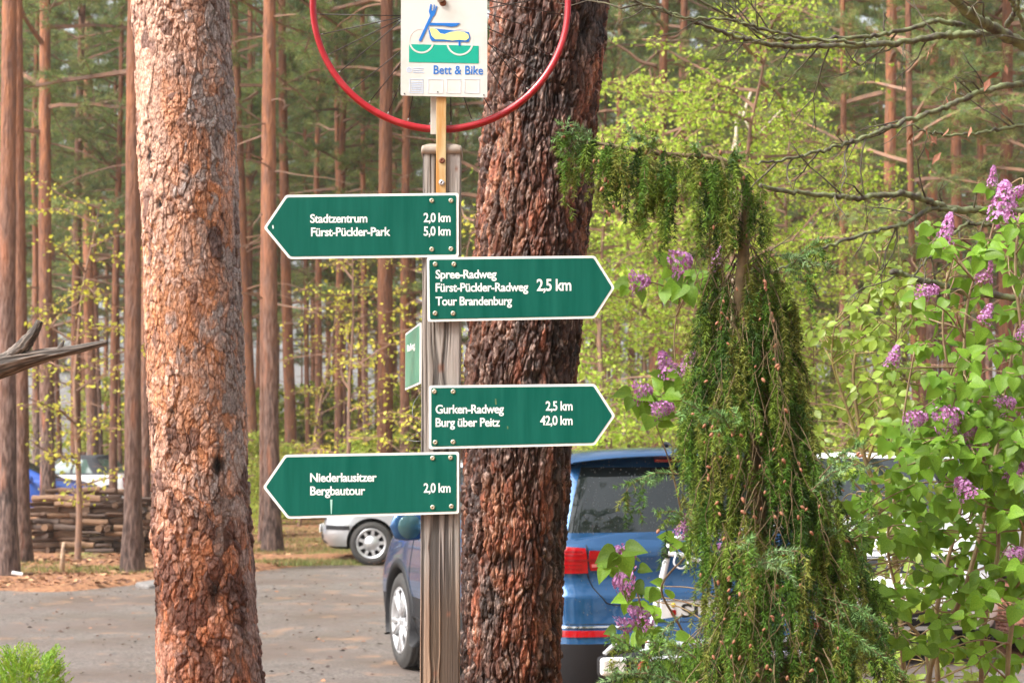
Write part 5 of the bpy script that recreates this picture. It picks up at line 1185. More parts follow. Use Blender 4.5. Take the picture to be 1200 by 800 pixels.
DL = lambda a, b, d=4.3: P(a, b, d)
t = empty('dead_tree', (0, 0, 0), 0, 'dead grey tree whose broken bare limb juts in from the left edge', 'tree')
gnarled('trunk', [Vector((-2.05, 4.5, 0)), Vector((-2.03, 4.5, 1.2)), Vector((-2.0, 4.5, 2.2)), Vector((-1.98, 4.5, 3.4)), Vector((-2.02, 4.5, 4.2))], [.13, .11, .10, .07, .03], t, 5)
lm = gnarled('limb', [Vector((-2.02, 4.5, 1.50)), DL(-120, 478), DL(-50, 448), DL(0, 430), DL(40, 419), DL(80, 411), DL(126, 401)], [.07, .055, .040, .032, .021, .014, .007], t, 11)
gnarled('fork', [DL(0, 424), DL(16, 417), DL(30, 402), DL(40, 390), DL(47, 376)], [.022, .022, .019, .014, .010], lm, 14, 36, 12)
gnarled('spur', [DL(62, 416), DL(70, 408), DL(75, 399)], [.010, .008, .002], lm, 15, 20, 8)
t = empty('thuja_bush', P(38, 800, 6.0) * 1.0, 0, 'small bright green thuja bush at the lower left corner', 'bush')
t.location = ((42 - 600) / FPX * 6.0, 6.0, 0.02)
def thuja():
    Pb = []; D = []; c = []
    for i in range(900):
        h = .05 + .70 * rnd.random() ** .7; rad_ = .16 * (1 - (h / .86) ** 3) + .02; a = rnd.uniform(0, 2 * pi); rr = rad_ * math.sqrt(rnd.uniform(.35, 1)); base = np.array([rr * cos(a), rr * sin(a), h])
        out = np.array([cos(a) * .6 + rnd.gauss(0, .3), sin(a) * .6 + rnd.gauss(0, .3), rnd.uniform(.5, 1.3)]); out /= np.linalg.norm(out); L = rnd.uniform(.04, .075)
        side = np.cross(out, [cos(a), sin(a), .2]); side /= np.linalg.norm(side); tone = rnd.uniform(.7, 1.2); yl = rnd.random()
        for k in range(16):
            q = k / 15; s_ = 1 if k % 2 else -1; p = base + out * L * q; Pb.append(p); D.append(out * .8 + side * s_ * .7 * (1.1 - q * .5) + np.random.default_rng(i * 20 + k).normal(0, .12, 3)); c.append(np.array([.20 + .14 * yl, .40 + .05 * yl, .045]) * tone)
    Pb = np.array(Pb); V, F = leaf_quads(Pb, np.array(D), RNG.normal(0, 1, Pb.shape), RNG.uniform(.010, .022, len(Pb)), .0055); return fast_mesh('foliage', V, F, M_leafattr, col=np.repeat(np.array(c), 4, 0))
link('foliage', thuja(), t); MB().tube([(0, 0, 0), (0, 0, .7)], [.015, .005], 6).build('stem', M_limb, t)
t.location.y = 6.0

# ---------------------------------------------------------------- lichened branches reaching in from the right
def lichen_mat():
    return pmat('lichen_bark', (.075, .062, .05), .85, (.19, .22, .10), 26, bump=.8, bscale=90, cut=(.40, .60), dist=.003)
M_lich = lichen_mat(); M_twig = pmat('dark_twig', (.055, .04, .035), .8, (.14, .13, .07), 20)
t = empty('lichened_tree', (0, 0, 0), 0, 'tree just beyond the right edge reaching its lichen covered bare branches into view', 'tree')
xt = P(1330, 100, 4.9).x
m = MB(); m.tube(cspline([(xt + .05, 4.9, -.05), (xt + .03, 4.9, 1.5), (xt, 4.9, 3.0), (xt - .02, 4.9, 5.5), (xt + .05, 4.9, 8)], 8), list(np.linspace(.14, .05, 33)), 14, wob=.04); m.build('trunk', M_lich, t)
def branch(pts, r0, r1, d0=4.9, d1=4.4, twigs=10, seed=1, tl=.22):
    rr = random.Random(seed); n = len(pts); q = [P(a, b, d0 + (d1 - d0) * i / (n - 1)) for i, (a, b) in enumerate(pts)]; pl = cspline(q, 10); m_ = MB(); N_ = len(pl)
    pl = [p + Vector((rr.gauss(0, .0018), rr.gauss(0, .0018), rr.gauss(0, .0025))) for p in pl]
    m_.tube(pl, [(r0 + (r1 - r0) * (i / N_) ** .8) * rr.uniform(.88, 1.14) for i in range(N_)], 8, wob=.10); o = m_.build('branch', M_lich, t)
    tw = MB()
    for k in range(int(twigs * .6)):
        i = rr.randrange(int(N_ * .15), N_ - 1); d = (pl[min(i + 1, N_ - 1)] - pl[i - 1]).normalized(); e = (d * rr.uniform(.2, 1) + Vector((rr.uniform(-.3, .3), rr.uniform(-.5, .5), rr.uniform(-1, .9)))).normalized(); p = pl[i].copy(); L = tl * rr.uniform(.3, 1.3); ql = [p.copy()]
        for s in range(5): e = (e + Vector((rr.gauss(0, .22), rr.gauss(0, .2), rr.gauss(0, .22)))).normalized(); p = p + e * L / 5; ql.append(p.copy())
        rb = min(.0035, r0 * .4); tw.tube(ql, [rb * (1 - .15 * s) for s in range(6)], 5)
        for s in (2, 3, 4):
            if rr.random() < .6: f = (e + Vector((rr.gauss(0, .7), rr.gauss(0, .5), rr.gauss(0, .7)))).normalized(); tw.tube([ql[s], ql[s] + f * L * .2, ql[s] + (f + Vector((0, 0, rr.gauss(0, .3)))) * L * .38], [rb * .6, rb * .4, rb * .25], 4)
    tw.build('twig', M_twig, o); return o
branch([(1320, 95), (1240, 70), (1195, 50), (1165, 33), (1140, 20), (1110, -10), (1080, -30)], .022, .014, twigs=6, seed=2)
branch([(1172, 36), (1140, 40), (1105, 42), (1060, 50), (1010, 53), (950, 54), (910, 53), (870, 45), (830, 32), (795, 18), (765, 8), (738, 0)], .013, .0035, 4.75, 4.3, 20, 3)
branch([(1130, 30), (1100, 25), (1060, 35), (1020, 42), (960, 47), (905, 44), (870, 28), (840, 12), (800, -8)], .009, .003, 4.72, 4.4, 14, 4)
branch([(1020, 53), (980, 48), (925, 42), (880, 30), (850, 22), (800, 20), (770, 10), (730, -4)], .006, .002, 4.5, 4.25, 10, 5)
branch([(1180, 30), (1190, 10), (1175, -10)], .01, .006, twigs=2, seed=6)
branch([(1310, 70), (1230, 92), (1195, 98), (1150, 108), (1105, 127), (1060, 142), (1020, 158), (985, 170), (950, 180), (915, 188), (885, 191)], .013, .0028, 4.85, 4.2, 20, 7)
branch([(1300, 255), (1230, 250), (1180, 246), (1120, 246), (1100, 240), (1080, 233), (1055, 227), (1010, 232), (970, 229), (930, 225), (890, 218)], .014, .006, 4.8, 4.2, 14, 8)
branch([(1120, 247), (1090, 245), (1060, 262), (1020, 272), (985, 283), (950, 297), (920, 312), (890, 322)], .008, .0028, 4.6, 4.1, 14, 9)
branch([(1310, 150), (1240, 142), (1180, 150), (1150, 155), (1110, 158), (1075, 152)], .008, .003, 4.8, 4.6, 8, 10)
branch([(1320, 350), (1250, 352), (1200, 350), (1150, 345), (1100, 334), (1060, 322), (1045, 318)], .013, .008, 4.8, 4.6, 8, 11)
branch([(1320, 330), (1240, 290), (1180, 268), (1140, 262), (1115, 275), (1090, 300), (1070, 325)], .009, .003, 4.8, 4.6, 8, 12)
branch([(1250, 120), (1215, 60), (1195, 20), (1190, -20)], .008, .005, 4.85, 4.6, 6, 13, .3)
# withered leaves caught in the branches
M_with = pmat('withered_leaf', (.42, .19, .11), .8, (.25, .10, .06), 20)
V, F = leaf_quads(np.zeros((1, 3)), np.array([[0, 0, -1.]]), np.array([[0, 1., 0.3]]), .045, .018); wl_ = fast_mesh('withered_leaf', V, F, M_with)
for a, b in ((1085, 150), (1090, 158), (1080, 168), (1103, 178), (1098, 160), (1112, 150), (1172, 84), (1178, 76), (1160, 92), (1088, 60), (1092, 55), (1084, 172), (1072, 155), (1127, 160), (1066, 160), (1138, 148), (1118, 95), (1108, 112)):
    link('withered_leaf', wl_, t, loc=P(a, b, 4.6 + rnd.uniform(-.05, .05)), rot=(rnd.gauss(0, .4), rnd.gauss(0, .5), rnd.uniform(0, 6)), scale=(rnd.uniform(.7, 1.2),) * 3)
# ---------------------------------------------------------------- the weeping spruce
M_spr = pmat('spruce_needles', (1, 1, 1), .45, attr=True, backlit=.15, spec=.15)
M_sprw = pmat('spruce_twig', (.10, .075, .035), .8, (.24, .17, .09), 30)
M_bud = pmat('spruce_bud', (.23, .075, .04), .55, (.36, .18, .09), 120)
def spruce():
    rr = random.Random(5); rg = np.random.default_rng(5)
    t = empty('weeping_spruce', (0, 0, 0), 0, 'weeping spruce with arching top and long hanging branches before the blue car', 'tree')
    D0 = 3.55
    core = [Vector((P(885, 800, D0).x, D0 + .05, -.03)), P(890, 760, D0 + .05), P(893, 650, D0 + .05), P(885, 560, D0 + .04), P(872, 470, D0 + .03), P(866, 400, D0 + .02), P(868, 340, D0), P(872, 290, D0), P(874, 250, D0), P(873, 218, D0), P(862, 198, D0 - .02), P(838, 186, D0 - .04), P(800, 182, D0 - .05), P(760, 179, D0 - .04), P(725, 172, D0 - .02), P(700, 168, D0), P(672, 163, D0 + .03)]
    pl = cspline(core, 8); n = len(pl)
    ra = np.interp(np.arange(n) / (n - 1), [0, .35, .62, .8, 1], [.024, .016, .007, .005, .003])
    m = MB(); m.tube(pl, list(ra), 9, wob=.06); m.build('trunk', M_sprw, t)
    twigs = []        # (polyline, tone, tip bud?)
    wood = []
    def hang(p0, e, L, tone, spread=.3, nt=6, sub=.10, r=.003):
        """a long pendulous branch from p0: starts along e, then droops; twigs hang from it"""
        p = Vector(p0); q = [p.copy()]; e = Vector(e).normalized(); m_ = 9
        for k in range(m_):
            e = (e * (.84 if k < 3 else .66) + Vector((rr.gauss(0, .06), rr.gauss(0, .06), -.30 if k < 3 else -.55))).normalized(); p = p + e * L / m_; q.append(p.copy())
        wood.append((q[:5], [r * .6 * (1 - .12 * k) for k in range(5)]))
        twigs.append((q[3:], tone, rr.random() < .12))
        for k in range(nt):
            i = rr.randrange(1, m_ + 1); b = q[i]; f = Vector((rr.gauss(0, spread), rr.gauss(0, spread), -1 + rr.uniform(0, .7))).normalized(); l2 = sub * rr.uniform(.5, 1.35); c = b + f * l2 * .5 + Vector((rr.gauss(0, .006), rr.gauss(0, .006), 0)); d = c + Vector((f.x * .35, f.y * .35, -1)).normalized() * l2 * .5
            twigs.append(([b, c, d], tone, rr.random() < .15)); 
            if rr.random() < .12: wood.append(([b, c, d], [.0014, .001, .0006]))
    tones = [(.065, .14, .018), (.09, .175, .024), (.14, .21, .03), (.04, .085, .018), (.18, .20, .04)]
    def at(px, py): 
        return min(range(n), key=lambda i: (pl[i] - P(px, py, pl[i].y)).length)
    # arch
    for k in range(74):
        px = rr.uniform(688, 884); i = min(range(int(n * .5), n), key=lambda i: abs(pl[i].x - P(px, 180, pl[i].y).x) + (0 if pl[i].z > P(0, 260, D0).z else 9)); b = pl[i] + Vector((rr.gauss(0, .012), rr.gauss(0, .02), rr.uniform(-.01, .02)))
        u = (px - 688) / 196; L = (.075 + .135 * min(1, u * 2.2)) * rr.uniform(.45, 1.15)
        hang(b, (rr.gauss(0, .6), rr.gauss(0, .8), rr.uniform(-.4, .35)), L, rr.choice(tones), .25, 7, .055, .0018)
    # sparse strings hanging below the arch end
    for k in range(12):
        px = rr.uniform(815, 893); y0 = rr.uniform(225, 260); q = [P(px + rr.uniform(-4, 4) * s * .4, y0 + s * rr.uniform(13, 17), D0 + rr.uniform(-.03, .03)) for s in range(7)]; wood.append((q, [.0013] * 7))
        if k % 2: twigs.append((q[1:5], rr.choice(tones[2:]), False))
    # body: left and right outline in px at each height
    OY = [285, 320, 350, 400, 450, 500, 550, 600, 650, 700, 750, 800, 900, 1100]
    OL = [866, 852, 843, 834, 824, 820, 824, 838, 852, 852, 840, 812, 780, 750]
    OR = [886, 896, 906, 914, 920, 926, 942, 970, 985, 1000, 1018, 1040, 1060, 1070]
    ys_ = []
    for k in range(540):
        y = 275 + 640 * rr.random() ** .85; i = min(range(int(n * .62)), key=lambda i: abs(pl[i].z - P(0, y, D0).z)); b = pl[i]
        yt = y + 70; l, r_ = np.interp(yt, OY, OL), np.interp(yt, OY, OR); cx_ = (l + r_) / 2; hw = (r_ - l) / 2 / FPX * D0
        a = rr.uniform(0, 2 * pi); rad_ = hw * math.sqrt(rr.uniform(.04, 1)); ctr = P(cx_, y, D0); end = Vector((ctr.x + rad_ * cos(a), D0 + .04 + rad_ * .8 * sin(a), ctr.z + rr.uniform(-.03, .02)))
        mid = b.lerp(end, .5) + Vector((0, 0, .03 + .05 * rad_)); 
        if rr.random() < .45: wood.append(([b, mid, end], [.003, .002, .0014]))
        hang(end, (cos(a) * .6, sin(a) * .6, -.3), rr.uniform(.14, .30), rr.choice(tones), .22, 7, .085, .0022)
    # projecting side sprays, from the trunk outwards: (end px, start px, dy)
    M_bl = [(.20, .31, .14), (.15, .27, .09)]
    sprays = [((795, 555), (742, 565), .05, 3.40), ((810, 610), (770, 600), .0, 3.36), ((960, 560), (1008, 520), .0, 3.45), ((950, 575), (1000, 545), .0, 3.4), ((915, 330), (960, 280), 0, 3.5), ((905, 300), (955, 310), 0, 3.5), ((835, 500), (800, 470), 0, 3.4), ((880, 660), (935, 645), 0, 3.22), ((880, 660), (880, 630), 0, 3.22), ((880, 665), (920, 665), 0, 3.2), ((860, 510), (835, 480), 0, 3.3), ((860, 510), (868, 488), 0, 3.3), ((800, 805), (718, 745), 0, 3.2), ((800, 800), (716, 790), 0, 3.16), ((815, 770), (760, 752), 0, 3.2),
        ((700, 168), (662, 158), 0, 3.56), ((700, 168), (672, 148), 0, 3.55), ((700, 170), (668, 185), 0, 3.56), ((690, 168), (655, 172), 0, 3.56), ((765, 178), (742, 160), 0, 3.5), ((760, 180), (770, 160), 0, 3.48), ((820, 186), (812, 170), 0, 3.5), ((850, 195), (870, 185), 0, 3.5), ((960, 640), (1015, 610), 0, 3.5), ((965, 700), (1040, 735), 0, 3.45), ((955, 720), (1060, 790), 0, 3.4), ((800, 720), (765, 760), 0, 3.3), ((960, 350), (945, 330), 0, 3.55)]
    for (s0, s1, _, d) in sprays:
        tn = rr.choice(M_bl); a, b = P(*s0, d), P(*s1, d - .03); q = [a, a.lerp(b, .5) + Vector((0, 0, .012)), b]; wood.append((q, [.0022, .0018, .0014])); twigs.append((cspline(q, 4), tn, True)); tn = tn; twigs.append((cspline(q, 4)[2:], tn, True))
        for k in range(int(5 + (b - a).length * 48)):
            u = rr.uniform(.15, 1); p = a.lerp(b, u); f = ((b - a).normalized() * .8 + Vector((rr.gauss(0, .5), rr.gauss(0, .6), rr.gauss(-.15, .45)))).normalized(); l2 = rr.uniform(.02, .055); twigs.append(([p, p + f * l2 * .5, p + f * l2 + Vector((0, 0, -.004))], tn if rr.random() < .6 else rr.choice(tones[1:3]), rr.random() < .55))
            if rr.random() < .18: hang(p, f, rr.uniform(.06, .13), rr.choice(tones), .25, 3, .05, .0014)
    # needles along every twig
    PB_, DB_, LB_, CB_ = [], [], [], []; buds = []
    for q, tone, bud in twigs:
        q = np.array([tuple(v) for v in q]); seg = np.diff(q, axis=0); sl = np.linalg.norm(seg, axis=1); L = sl.sum(); k = max(12, int(L / .00115)); s = np.sort(rg.uniform(0, L, k)); cs = np.concatenate([[0], np.cumsum(sl)]); j = np.clip(np.searchsorted(cs, s) - 1, 0, len(sl) - 1)
        p = q[j] + seg[j] * ((s - cs[j]) / np.maximum(sl[j], 1e-6))[:, None]; T_ = seg[j] / np.maximum(sl[j], 1e-6)[:, None]
        nd = rg.normal(size=(k, 3)); nd -= T_ * (nd * T_).sum(1, keepdims=True); nd = unit(nd); D = T_ * rg.uniform(.5, .9, (k, 1)) + nd
        PB_.append(p); DB_.append(D); LB_.append(rg.uniform(.010, .018, k) * (1 - .35 * (s / L) ** 4)); CB_.append(np.array(tone) * rg.uniform(.5, 1.65, (k, 1)) * (1 + .0 * s[:, None]))
        if bud: buds.append((q[-1], T_[-1]))
    Pb = np.concatenate(PB_); V, F = needle_tris(Pb, np.concatenate(DB_), np.concatenate(LB_), .0024, rg); c = np.repeat(np.concatenate(CB_), 3, 0)
    print('spruce needles', len(F))
    o = link('foliage', fast_mesh('foliage', V, F, M_spr, col=c), t); o['kind'] = 'stuff'
    ws = [tri_tube([tuple(v) for v in q], r, 4) + (0, None) for q, r in wood]
    # bare tan strands tangled on the body
    for k in range(110):
        px = rr.gauss(890, 45); y = rr.uniform(330, 800); d = D0 - rr.uniform(.05, .28) * (1 if y > 450 else .5); q = []
        l, r_ = np.interp(y, OY, OL), np.interp(y, OY, OR); px = min(max(px, l + 5), r_ - 5)
        dx = rr.gauss(0, 3)
        for s in range(6): q.append(P(px, y, d)); dx += rr.gauss(0, 2.2); px += dx; y += rr.uniform(8, 15)
        ws.append(tri_tube(q, [.0011, .0011, .001, .0009, .0008, .0006], 3) + (0, None))
    V, F, _, _ = join(ws); link('branches', fast_mesh('branches', V, F, M_sprw, smooth=True), t).name = 'branch'
    # cones and buds, each a part
    bm_ = MB(); bm_.lathe([(0, 0), (.0028, .002), (.0036, .005), (.003, .009), (.0012, .0125), (0, .013)], 'z', 7); bme = bm_.mesh('bud', M_bud)
    extra = [(P(rr.uniform(695, 880), rr.uniform(165, 250), D0 - rr.uniform(.03, .08)), Vector((rr.gauss(0, .4), 0, -1))) for _ in range(46)] + [(P(min(max(rr.gauss(872, 50), np.interp(y, OY, OL) + 4), np.interp(y, OY, OR) - 4), y, D0 - rr.uniform(.12, .24) * (1 if y > 420 else .4)), Vector((rr.gauss(0, .5), rr.gauss(0, .4), -.6))) for y in [rr.uniform(320, 800) for _ in range(100)]]
    allb = [(Vector(a), Vector(b)) for a, b in buds] ; rr.shuffle(allb); allb = allb[:140] + extra
    for a, b in allb[:290]:
        for w in range(1):
            o = link('bud', bme, t, loc=a, scale=(rr.uniform(.6, 1.15),) * 3); o.rotation_mode = 'QUATERNION'; o.rotation_quaternion = Vector(b).to_track_quat('Z', 'Y')
spruce()

# ---------------------------------------------------------------- lilacs
M_lil = pmat('lilac_leaf', (.14, .30, .025), .42, (.24, .40, .045), 14, rand=.38, backlit=.48, spec=.3, bump=.15, bscale=60)
M_lils = pmat('lilac_stem', (.20, .115, .07), .75, (.30, .24, .12), 18, bump=.4, bscale=80)
M_flo = pmat('lilac_floret', (1, 1, 1), .6, attr=True, backlit=.25)
def heart_leaf(seed):
    rr = random.Random(seed); half = [(0, 0.02), (.16, -.06), (.34, -.02), (.44, .14), (.43, .32), (.34, .52), (.20, .72), (.08, .88), (0, 1.0)]; V = []; F = []
    fold = rr.uniform(.12, .4); curl = rr.uniform(.1, .35)
    mid = [(0, y) for _, y in half]
    def z(x, y): return abs(x) * fold - curl * y * y * .6 + .02 * sin(9 * y) * abs(x)
    for k, (x, y) in enumerate(half): V += [(-x, y, z(x, y)), (-x * .5, y * .97 + .01, z(x * .5, y) + .01), (0, max(y, .0), z(0, y)), (x * .5, y * .97 + .01, z(x * .5, y) + .01), (x, y, z(x, y))]
    for k in range(len(half) - 1):
        for s in range(4): a = k * 5 + s; F.append((a, a + 1, a + 6, a + 5))
    b = len(V); V += [(-.012, .03, 0), (.012, .03, 0), (.01, -.28, .05), (-.01, -.28, .05)]; F.append((b, b + 1, b + 2, b + 3))
    return fast_mesh('leaf', V, F, M_lil, smooth=True)
LV = [heart_leaf(s) for s in range(5)]
def panicle(seed):
    rr = random.Random(seed); Pb, D, N_, c, cc = [], [], [], [], []
    for k in range(150):
        h = rr.random() ** .9; r = .36 * (1 - h) ** .55 * rr.uniform(.6, 1.12) + .03; a = rr.uniform(0, 2 * pi); ctr = np.array([r * cos(a), r * sin(a), h + rr.gauss(0, .02)]); nrm = np.array([cos(a), sin(a), .5 + rr.gauss(0, .4)]); nrm /= np.linalg.norm(nrm)
        u = np.cross(nrm, [0.1, 0, 1]); u /= np.linalg.norm(u); v = np.cross(nrm, u); tone = np.array([.50, .24, .47]) * rr.uniform(.65, 1.4) if rr.random() < .75 else np.array([.40, .12, .30]) * rr.uniform(.8, 1.2)
        w0 = rr.uniform(0, 1.6)
        for q in range(4):
            an = w0 + q * pi / 2; d = u * cos(an) + v * sin(an) + nrm * .25; Pb.append(ctr); D.append(d); N_.append(nrm); c.append(tone * (1.0 + .25 * (q % 2)))
    Pb, D, N_ = map(np.array, (Pb, D, N_)); V, F = leaf_quads(Pb, D, N_, .075, .058); return fast_mesh('flower_cluster', V, F, M_flo, col=np.repeat(np.clip(np.array(c), 0, 1), 4, 0))
PAN = [panicle(s) for s in range(4)]
def lilac(label, stems, regions, flowers, seed, dep, nleaf_parts=300, name='lilac_bush', leaf=.041, flow_sc=.07, cat='shrub', leafset=None, fl_dir=(0, 0, 1), smat=None):
    rr = random.Random(seed); t = empty(name, (0, 0, 0), 0, label, cat); leafset = leafset or LV
    nodes = []; st = MB()
    for pts, r0, r1, d0, d1 in stems:
        k = len(pts); q = [P(a, b, d0 + (d1 - d0) * i / (k - 1)) for i, (a, b) in enumerate(pts)]
        if pts[0][1] > 780: q = [Vector((q[0].x + (q[0].x - q[1].x) * .3, q[0].y, 0.0))] + q
        pl = cspline(q, 7); N_ = len(pl); m = MB(); m.tube(pl, [(r0 + (r1 - r0) * i / N_) * .8 for i in range(N_)], 7, wob=.07); m.build('stem', smat or M_lils, t); nodes += [(p, i) for i, p in enumerate(pl)]
    NP = [p for p, _ in nodes]
    leaves = []
    def twig(tip, nl, lf, droop=.1):
        b = min(NP, key=lambda p: (p - tip).length + (0 if p.z < tip.z + .02 else .35) + rr.uniform(0, .12)); mid = b.lerp(tip, .5) + Vector((rr.gauss(0, .02), rr.gauss(0, .02), .05 * (tip - b).length + rr.gauss(0, .015))); pl = cspline([b, mid, tip], 6); L = (tip - b).length
        if L < .45: st.tube(pl, [.0028 - .0016 * i / len(pl) for i in range(len(pl))], 5)
        else: pl = [tip + Vector((0, 0, -.12)), tip + Vector((0, 0, -.06)), tip]; st.tube(pl, [.002, .0018, .0014], 4)
        d = (pl[-1] - pl[-2]).normalized(); s1 = d.orthogonal().normalized(); 
        for k in range(nl):
            an = k // 2 * 1.57 + (k % 2) * pi + rr.gauss(0, .3); side = Matrix.Rotation(an, 3, d) @ s1; pos = pl[-1] - d * (.022 * (k // 2)) * rr.uniform(.8, 1.4) * (lf / .05); dirn = (side * 1.0 + d * .35 + Vector((0, 0, -.55 - droop * rr.random() * 3))).normalized(); leaves.append((pos + dirn * lf * .28, dirn, lf * rr.uniform(.65, 1.2) * (1 - .0 * k)))
        return pl
    for (x0, x1, y0, y1, num, nl) in regions:
        for _ in range(num):
            twig(P(rr.uniform(x0, x1), rr.uniform(y0, y1), dep + rr.uniform(-.35, .45)), nl, leaf)
    for (px, py, w, h, ang) in flowers:
        d = dep - .22 + rr.uniform(-.06, .06); sc = h / FPX * d; ax = Vector((sin(ang), rr.uniform(-.3, .1), cos(ang))).normalized(); c = P(px, py, d) - ax * sc * .5; twig(c, 4, leaf * .9)
        o = link('flower_cluster', PAN[rr.randrange(4)], t, loc=c, scale=(w / FPX * d / .68, w / FPX * d / .68, sc * 1.12)); o.rotation_mode = 'QUATERNION'; o.rotation_quaternion = ax.to_track_quat('Z', 'Y')
    st.build('twig', smat or M_lils, t)
    leaves.sort(key=lambda v: v[0].y); rest = []
    for i, (pos, dirn, s) in enumerate(leaves):
        up = Vector((rr.gauss(0, .5), -.9 + rr.gauss(0, .35), .7)); yv = dirn.normalized(); zv = (up - yv * up.dot(yv)).normalized(); xv = yv.cross(zv); M_ = Matrix(((xv.x, yv.x, zv.x, pos.x), (xv.y, yv.y, zv.y, pos.y), (xv.z, yv.z, zv.z, pos.z), (0, 0, 0, 1))) @ Matrix.Scale(s, 4)
        if i < nleaf_parts: o = link('leaf', leafset[i % len(leafset)], t); o.matrix_local = M_
        else: rest.append((leafset[i % len(leafset)], M_))
    if rest:
        Vs, Fs, b = [], [], 0
        for me, M_ in rest:
            v = np.empty(len(me.vertices) * 3, np.float32); me.vertices.foreach_get('co', v); v = v.reshape(-1, 3); f = np.empty(len(me.polygons) * 4, np.int32); me.loops.foreach_get('vertex_index', f); A = np.array(M_)
            Vs.append(v @ A[:3, :3].T + A[:3, 3]); Fs.append(f.reshape(-1, 4) + b); b += len(v)
        o = link('foliage', fast_mesh('foliage', np.concatenate(Vs), np.concatenate(Fs), leafset[0].materials[0], smooth=True), t); o['kind'] = 'stuff'
    print(name, 'leaves', len(leaves)); return t
lilac('tall lilac with heart shaped leaves and purple flower clusters filling the right edge',
    [([(1085, 830), (1110, 740), (1130, 690), (1150, 620), (1165, 540), (1180, 450), (1195, 360)], .011, .004, 4.2, 4.1), ([(1100, 820), (1095, 740), (1105, 680), (1120, 620), (1130, 560), (1118, 470), (1105, 390), (1110, 320)], .010, .003, 4.3, 4.15), ([(1150, 830), (1155, 720), (1170, 640), (1160, 560), (1140, 500), (1130, 430), (1135, 350), (1160, 280), (1172, 225)], .009, .003, 4.1, 4.0), ([(1180, 830), (1190, 700), (1205, 560), (1200, 420), (1190, 320), (1195, 250)], .009, .004, 4.0, 4.0), ([(1060, 830), (1050, 740), (1020, 690), (985, 660), (960, 640)], .006, .003, 4.2, 4.1), ([(1090, 800), (1060, 720), (1040, 640), (1052, 560), (1060, 480), (1072, 410)], .007, .003, 4.4, 4.2)],
    [(1080, 1200, 270, 400, 26, 5), (1070, 1210, 400, 560, 84, 6), (1060, 1210, 560, 700, 64, 6), (1020, 1090, 470, 640, 20, 5), (960, 1060, 580, 780, 34, 5), (1060, 1200, 700, 830, 30, 5), (1090, 1215, 220, 300, 8, 4)],
    [(1176, 240, 34, 46, .1), (1184, 232, 22, 34, .9), (1163, 208, 12, 22, .1), (1109, 272, 20, 38, .25), (1155, 320, 20, 26, .3), (1086, 343, 24, 24, 1.2), (1156, 369, 18, 22, .4), (1047, 420, 18, 26, .3), (1072, 491, 26, 24, 1.3), (1112, 489, 34, 28, 1.4), (1132, 503, 26, 26, 1.2), (1178, 474, 24, 20, 1.2), (1191, 555, 26, 30, .5), (1130, 572, 26, 24, -.6), (1138, 528, 20, 14, 1.5), (1199, 388, 14, 24, .3), (1190, 650, 22, 18, .8)], 21, 4.1)
lilac('lilac sprays with purple clusters between the arrow signs and the spruce',
    [([(835, 830), (800, 740), (775, 690), (800, 655), (812, 640)], .005, .0025, 4.0, 3.9), ([(800, 830), (760, 740), (745, 690), (728, 665)], .0045, .002, 4.0, 3.9), ([(850, 830), (840, 700), (815, 560), (800, 470), (790, 400), (800, 330)], .005, .0022, 4.2, 4.1)],
    [(715, 800, 640, 740, 7, 4), (775, 815, 735, 790, 4, 4), (770, 810, 455, 490, 3, 4), (775, 820, 320, 350, 3, 4)],
    [(797, 307, 34, 24, 1.35), (748, 330, 28, 22, 1.5), (841, 306, 16, 30, .3), (781, 428, 24, 28, -.4), (806, 427, 20, 28, .3), (752, 459, 28, 20, 1.4), (775, 480, 26, 24, 1.2), (729, 651, 34, 24, -1.3), (731, 682, 34, 20, -1.4), (751, 722, 24, 28, -.9), (732, 733, 24, 18, 1.2), (800, 617, 18, 24, .2), (849, 636, 16, 26, .5), (915, 556, 14, 34, .1), (832, 452, 14, 20, .2)], 33, 4.05, leaf=.052)
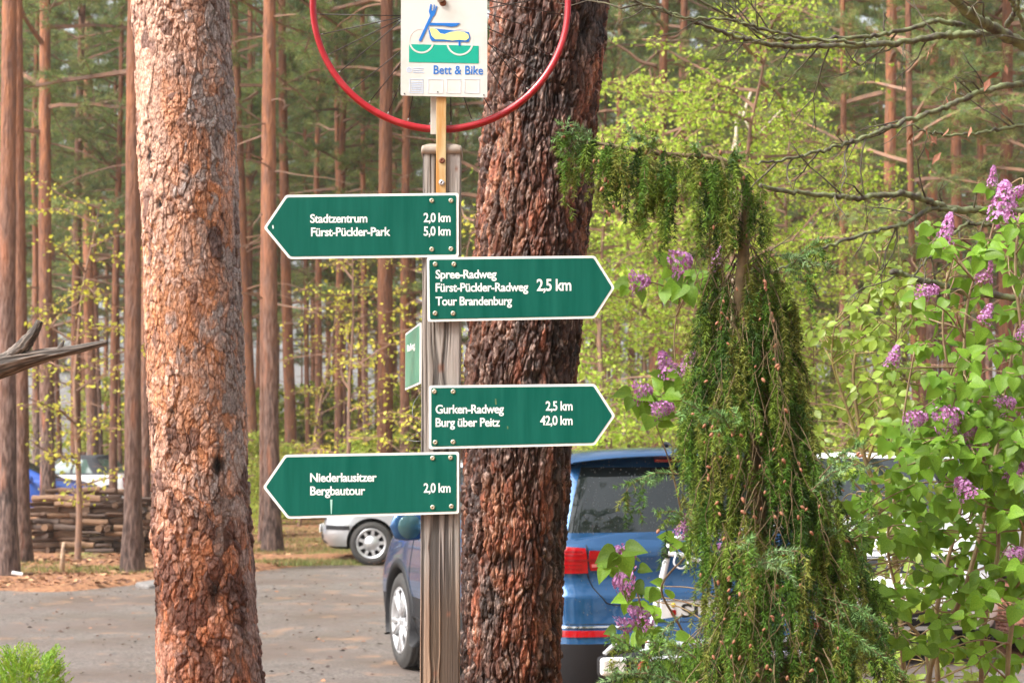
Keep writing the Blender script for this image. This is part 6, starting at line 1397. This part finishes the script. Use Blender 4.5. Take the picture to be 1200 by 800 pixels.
# yellow green shrub with smaller leaves
M_lsh = pmat('shrub_leaf', (.30, .46, .05), .4, (.42, .54, .10), 30, rand=.25, backlit=.45)
sh = [fast_mesh('leaf', *[np.array(v) for v in (lambda r: ([(0, 0, 0), (-.3, .3, .08), (-.3, .62, .06), (0, 1, -.12), (.3, .62, .06), (.3, .3, .08), (0, .5, -.02)], [(0, 6, 2, 1), (6, 3, 3, 2), (0, 5, 4, 6), (6, 4, 3, 3)]))(s)], M_lsh, smooth=True) for s in range(1)]
_sv = [(0, 0, 0), (-.28, .28, .07), (-.30, .60, .05), (0, 1, -.12), (.30, .60, .05), (.28, .28, .07), (0, .45, -.02), (0, .72, -.05)]
sh = [fast_mesh('leaf', _sv, [(0, 6, 2, 1), (6, 7, 3, 2), (0, 5, 4, 6), (6, 4, 3, 7)], M_lsh, smooth=True)]
lilac('yellow green shrub with small round leaves between the spruce and the lilac',
    [([(1060, 830), (1050, 662), (1035, 597), (1015, 542), (1007, 500), (1000, 440), (1010, 380), (1030, 310), (1035, 285)], .014, .002, 4.9, 4.7), ([(1015, 545), (1030, 500), (1045, 440), (1050, 380), (1040, 330)], .007, .002, 4.9, 4.7), ([(1020, 560), (990, 470), (975, 420), (980, 370)], .006, .002, 4.9, 4.8), ([(1035, 600), (960, 520), (940, 470)], .005, .002, 4.9, 4.8)],
    [(1020, 1060, 275, 330, 9, 7), (1000, 1075, 320, 400, 34, 7), (975, 1080, 390, 480, 44, 7), (940, 1060, 440, 520, 26, 6), (975, 1120, 520, 680, 50, 6), (1000, 1160, 680, 800, 50, 6), (950, 990, 370, 430, 7, 5)], [], 44, 4.9, name='leafy_shrub', leaf=.036, leafset=sh, smat=pmat('olive_stem', (.30, .25, .07), .8, (.18, .12, .07), 18))

# ---------------------------------------------------------------- damp air between the trees
m = bpy.data.materials.new('haze'); m.use_nodes = True; nt = m.node_tree; nt.nodes.remove(nt.nodes['Principled BSDF'])
pv = nt.nodes.new('ShaderNodeVolumePrincipled'); pv.inputs['Color'].default_value = (.93, .96, .97, 1); pv.inputs['Density'].default_value = 0.0005; pv.inputs['Anisotropy'].default_value = 0.2
nt.links.new(pv.outputs[0], nt.nodes['Material Output'].inputs['Volume'])
hb = MB(); hb.box((0, 340, 14.5), (1500, 760, 31.5)); o = hb.build('haze', m); o['kind'] = 'stuff'; o['label'] = 'thin pale haze between the forest trees'
S.cycles.volume_bounces = 1
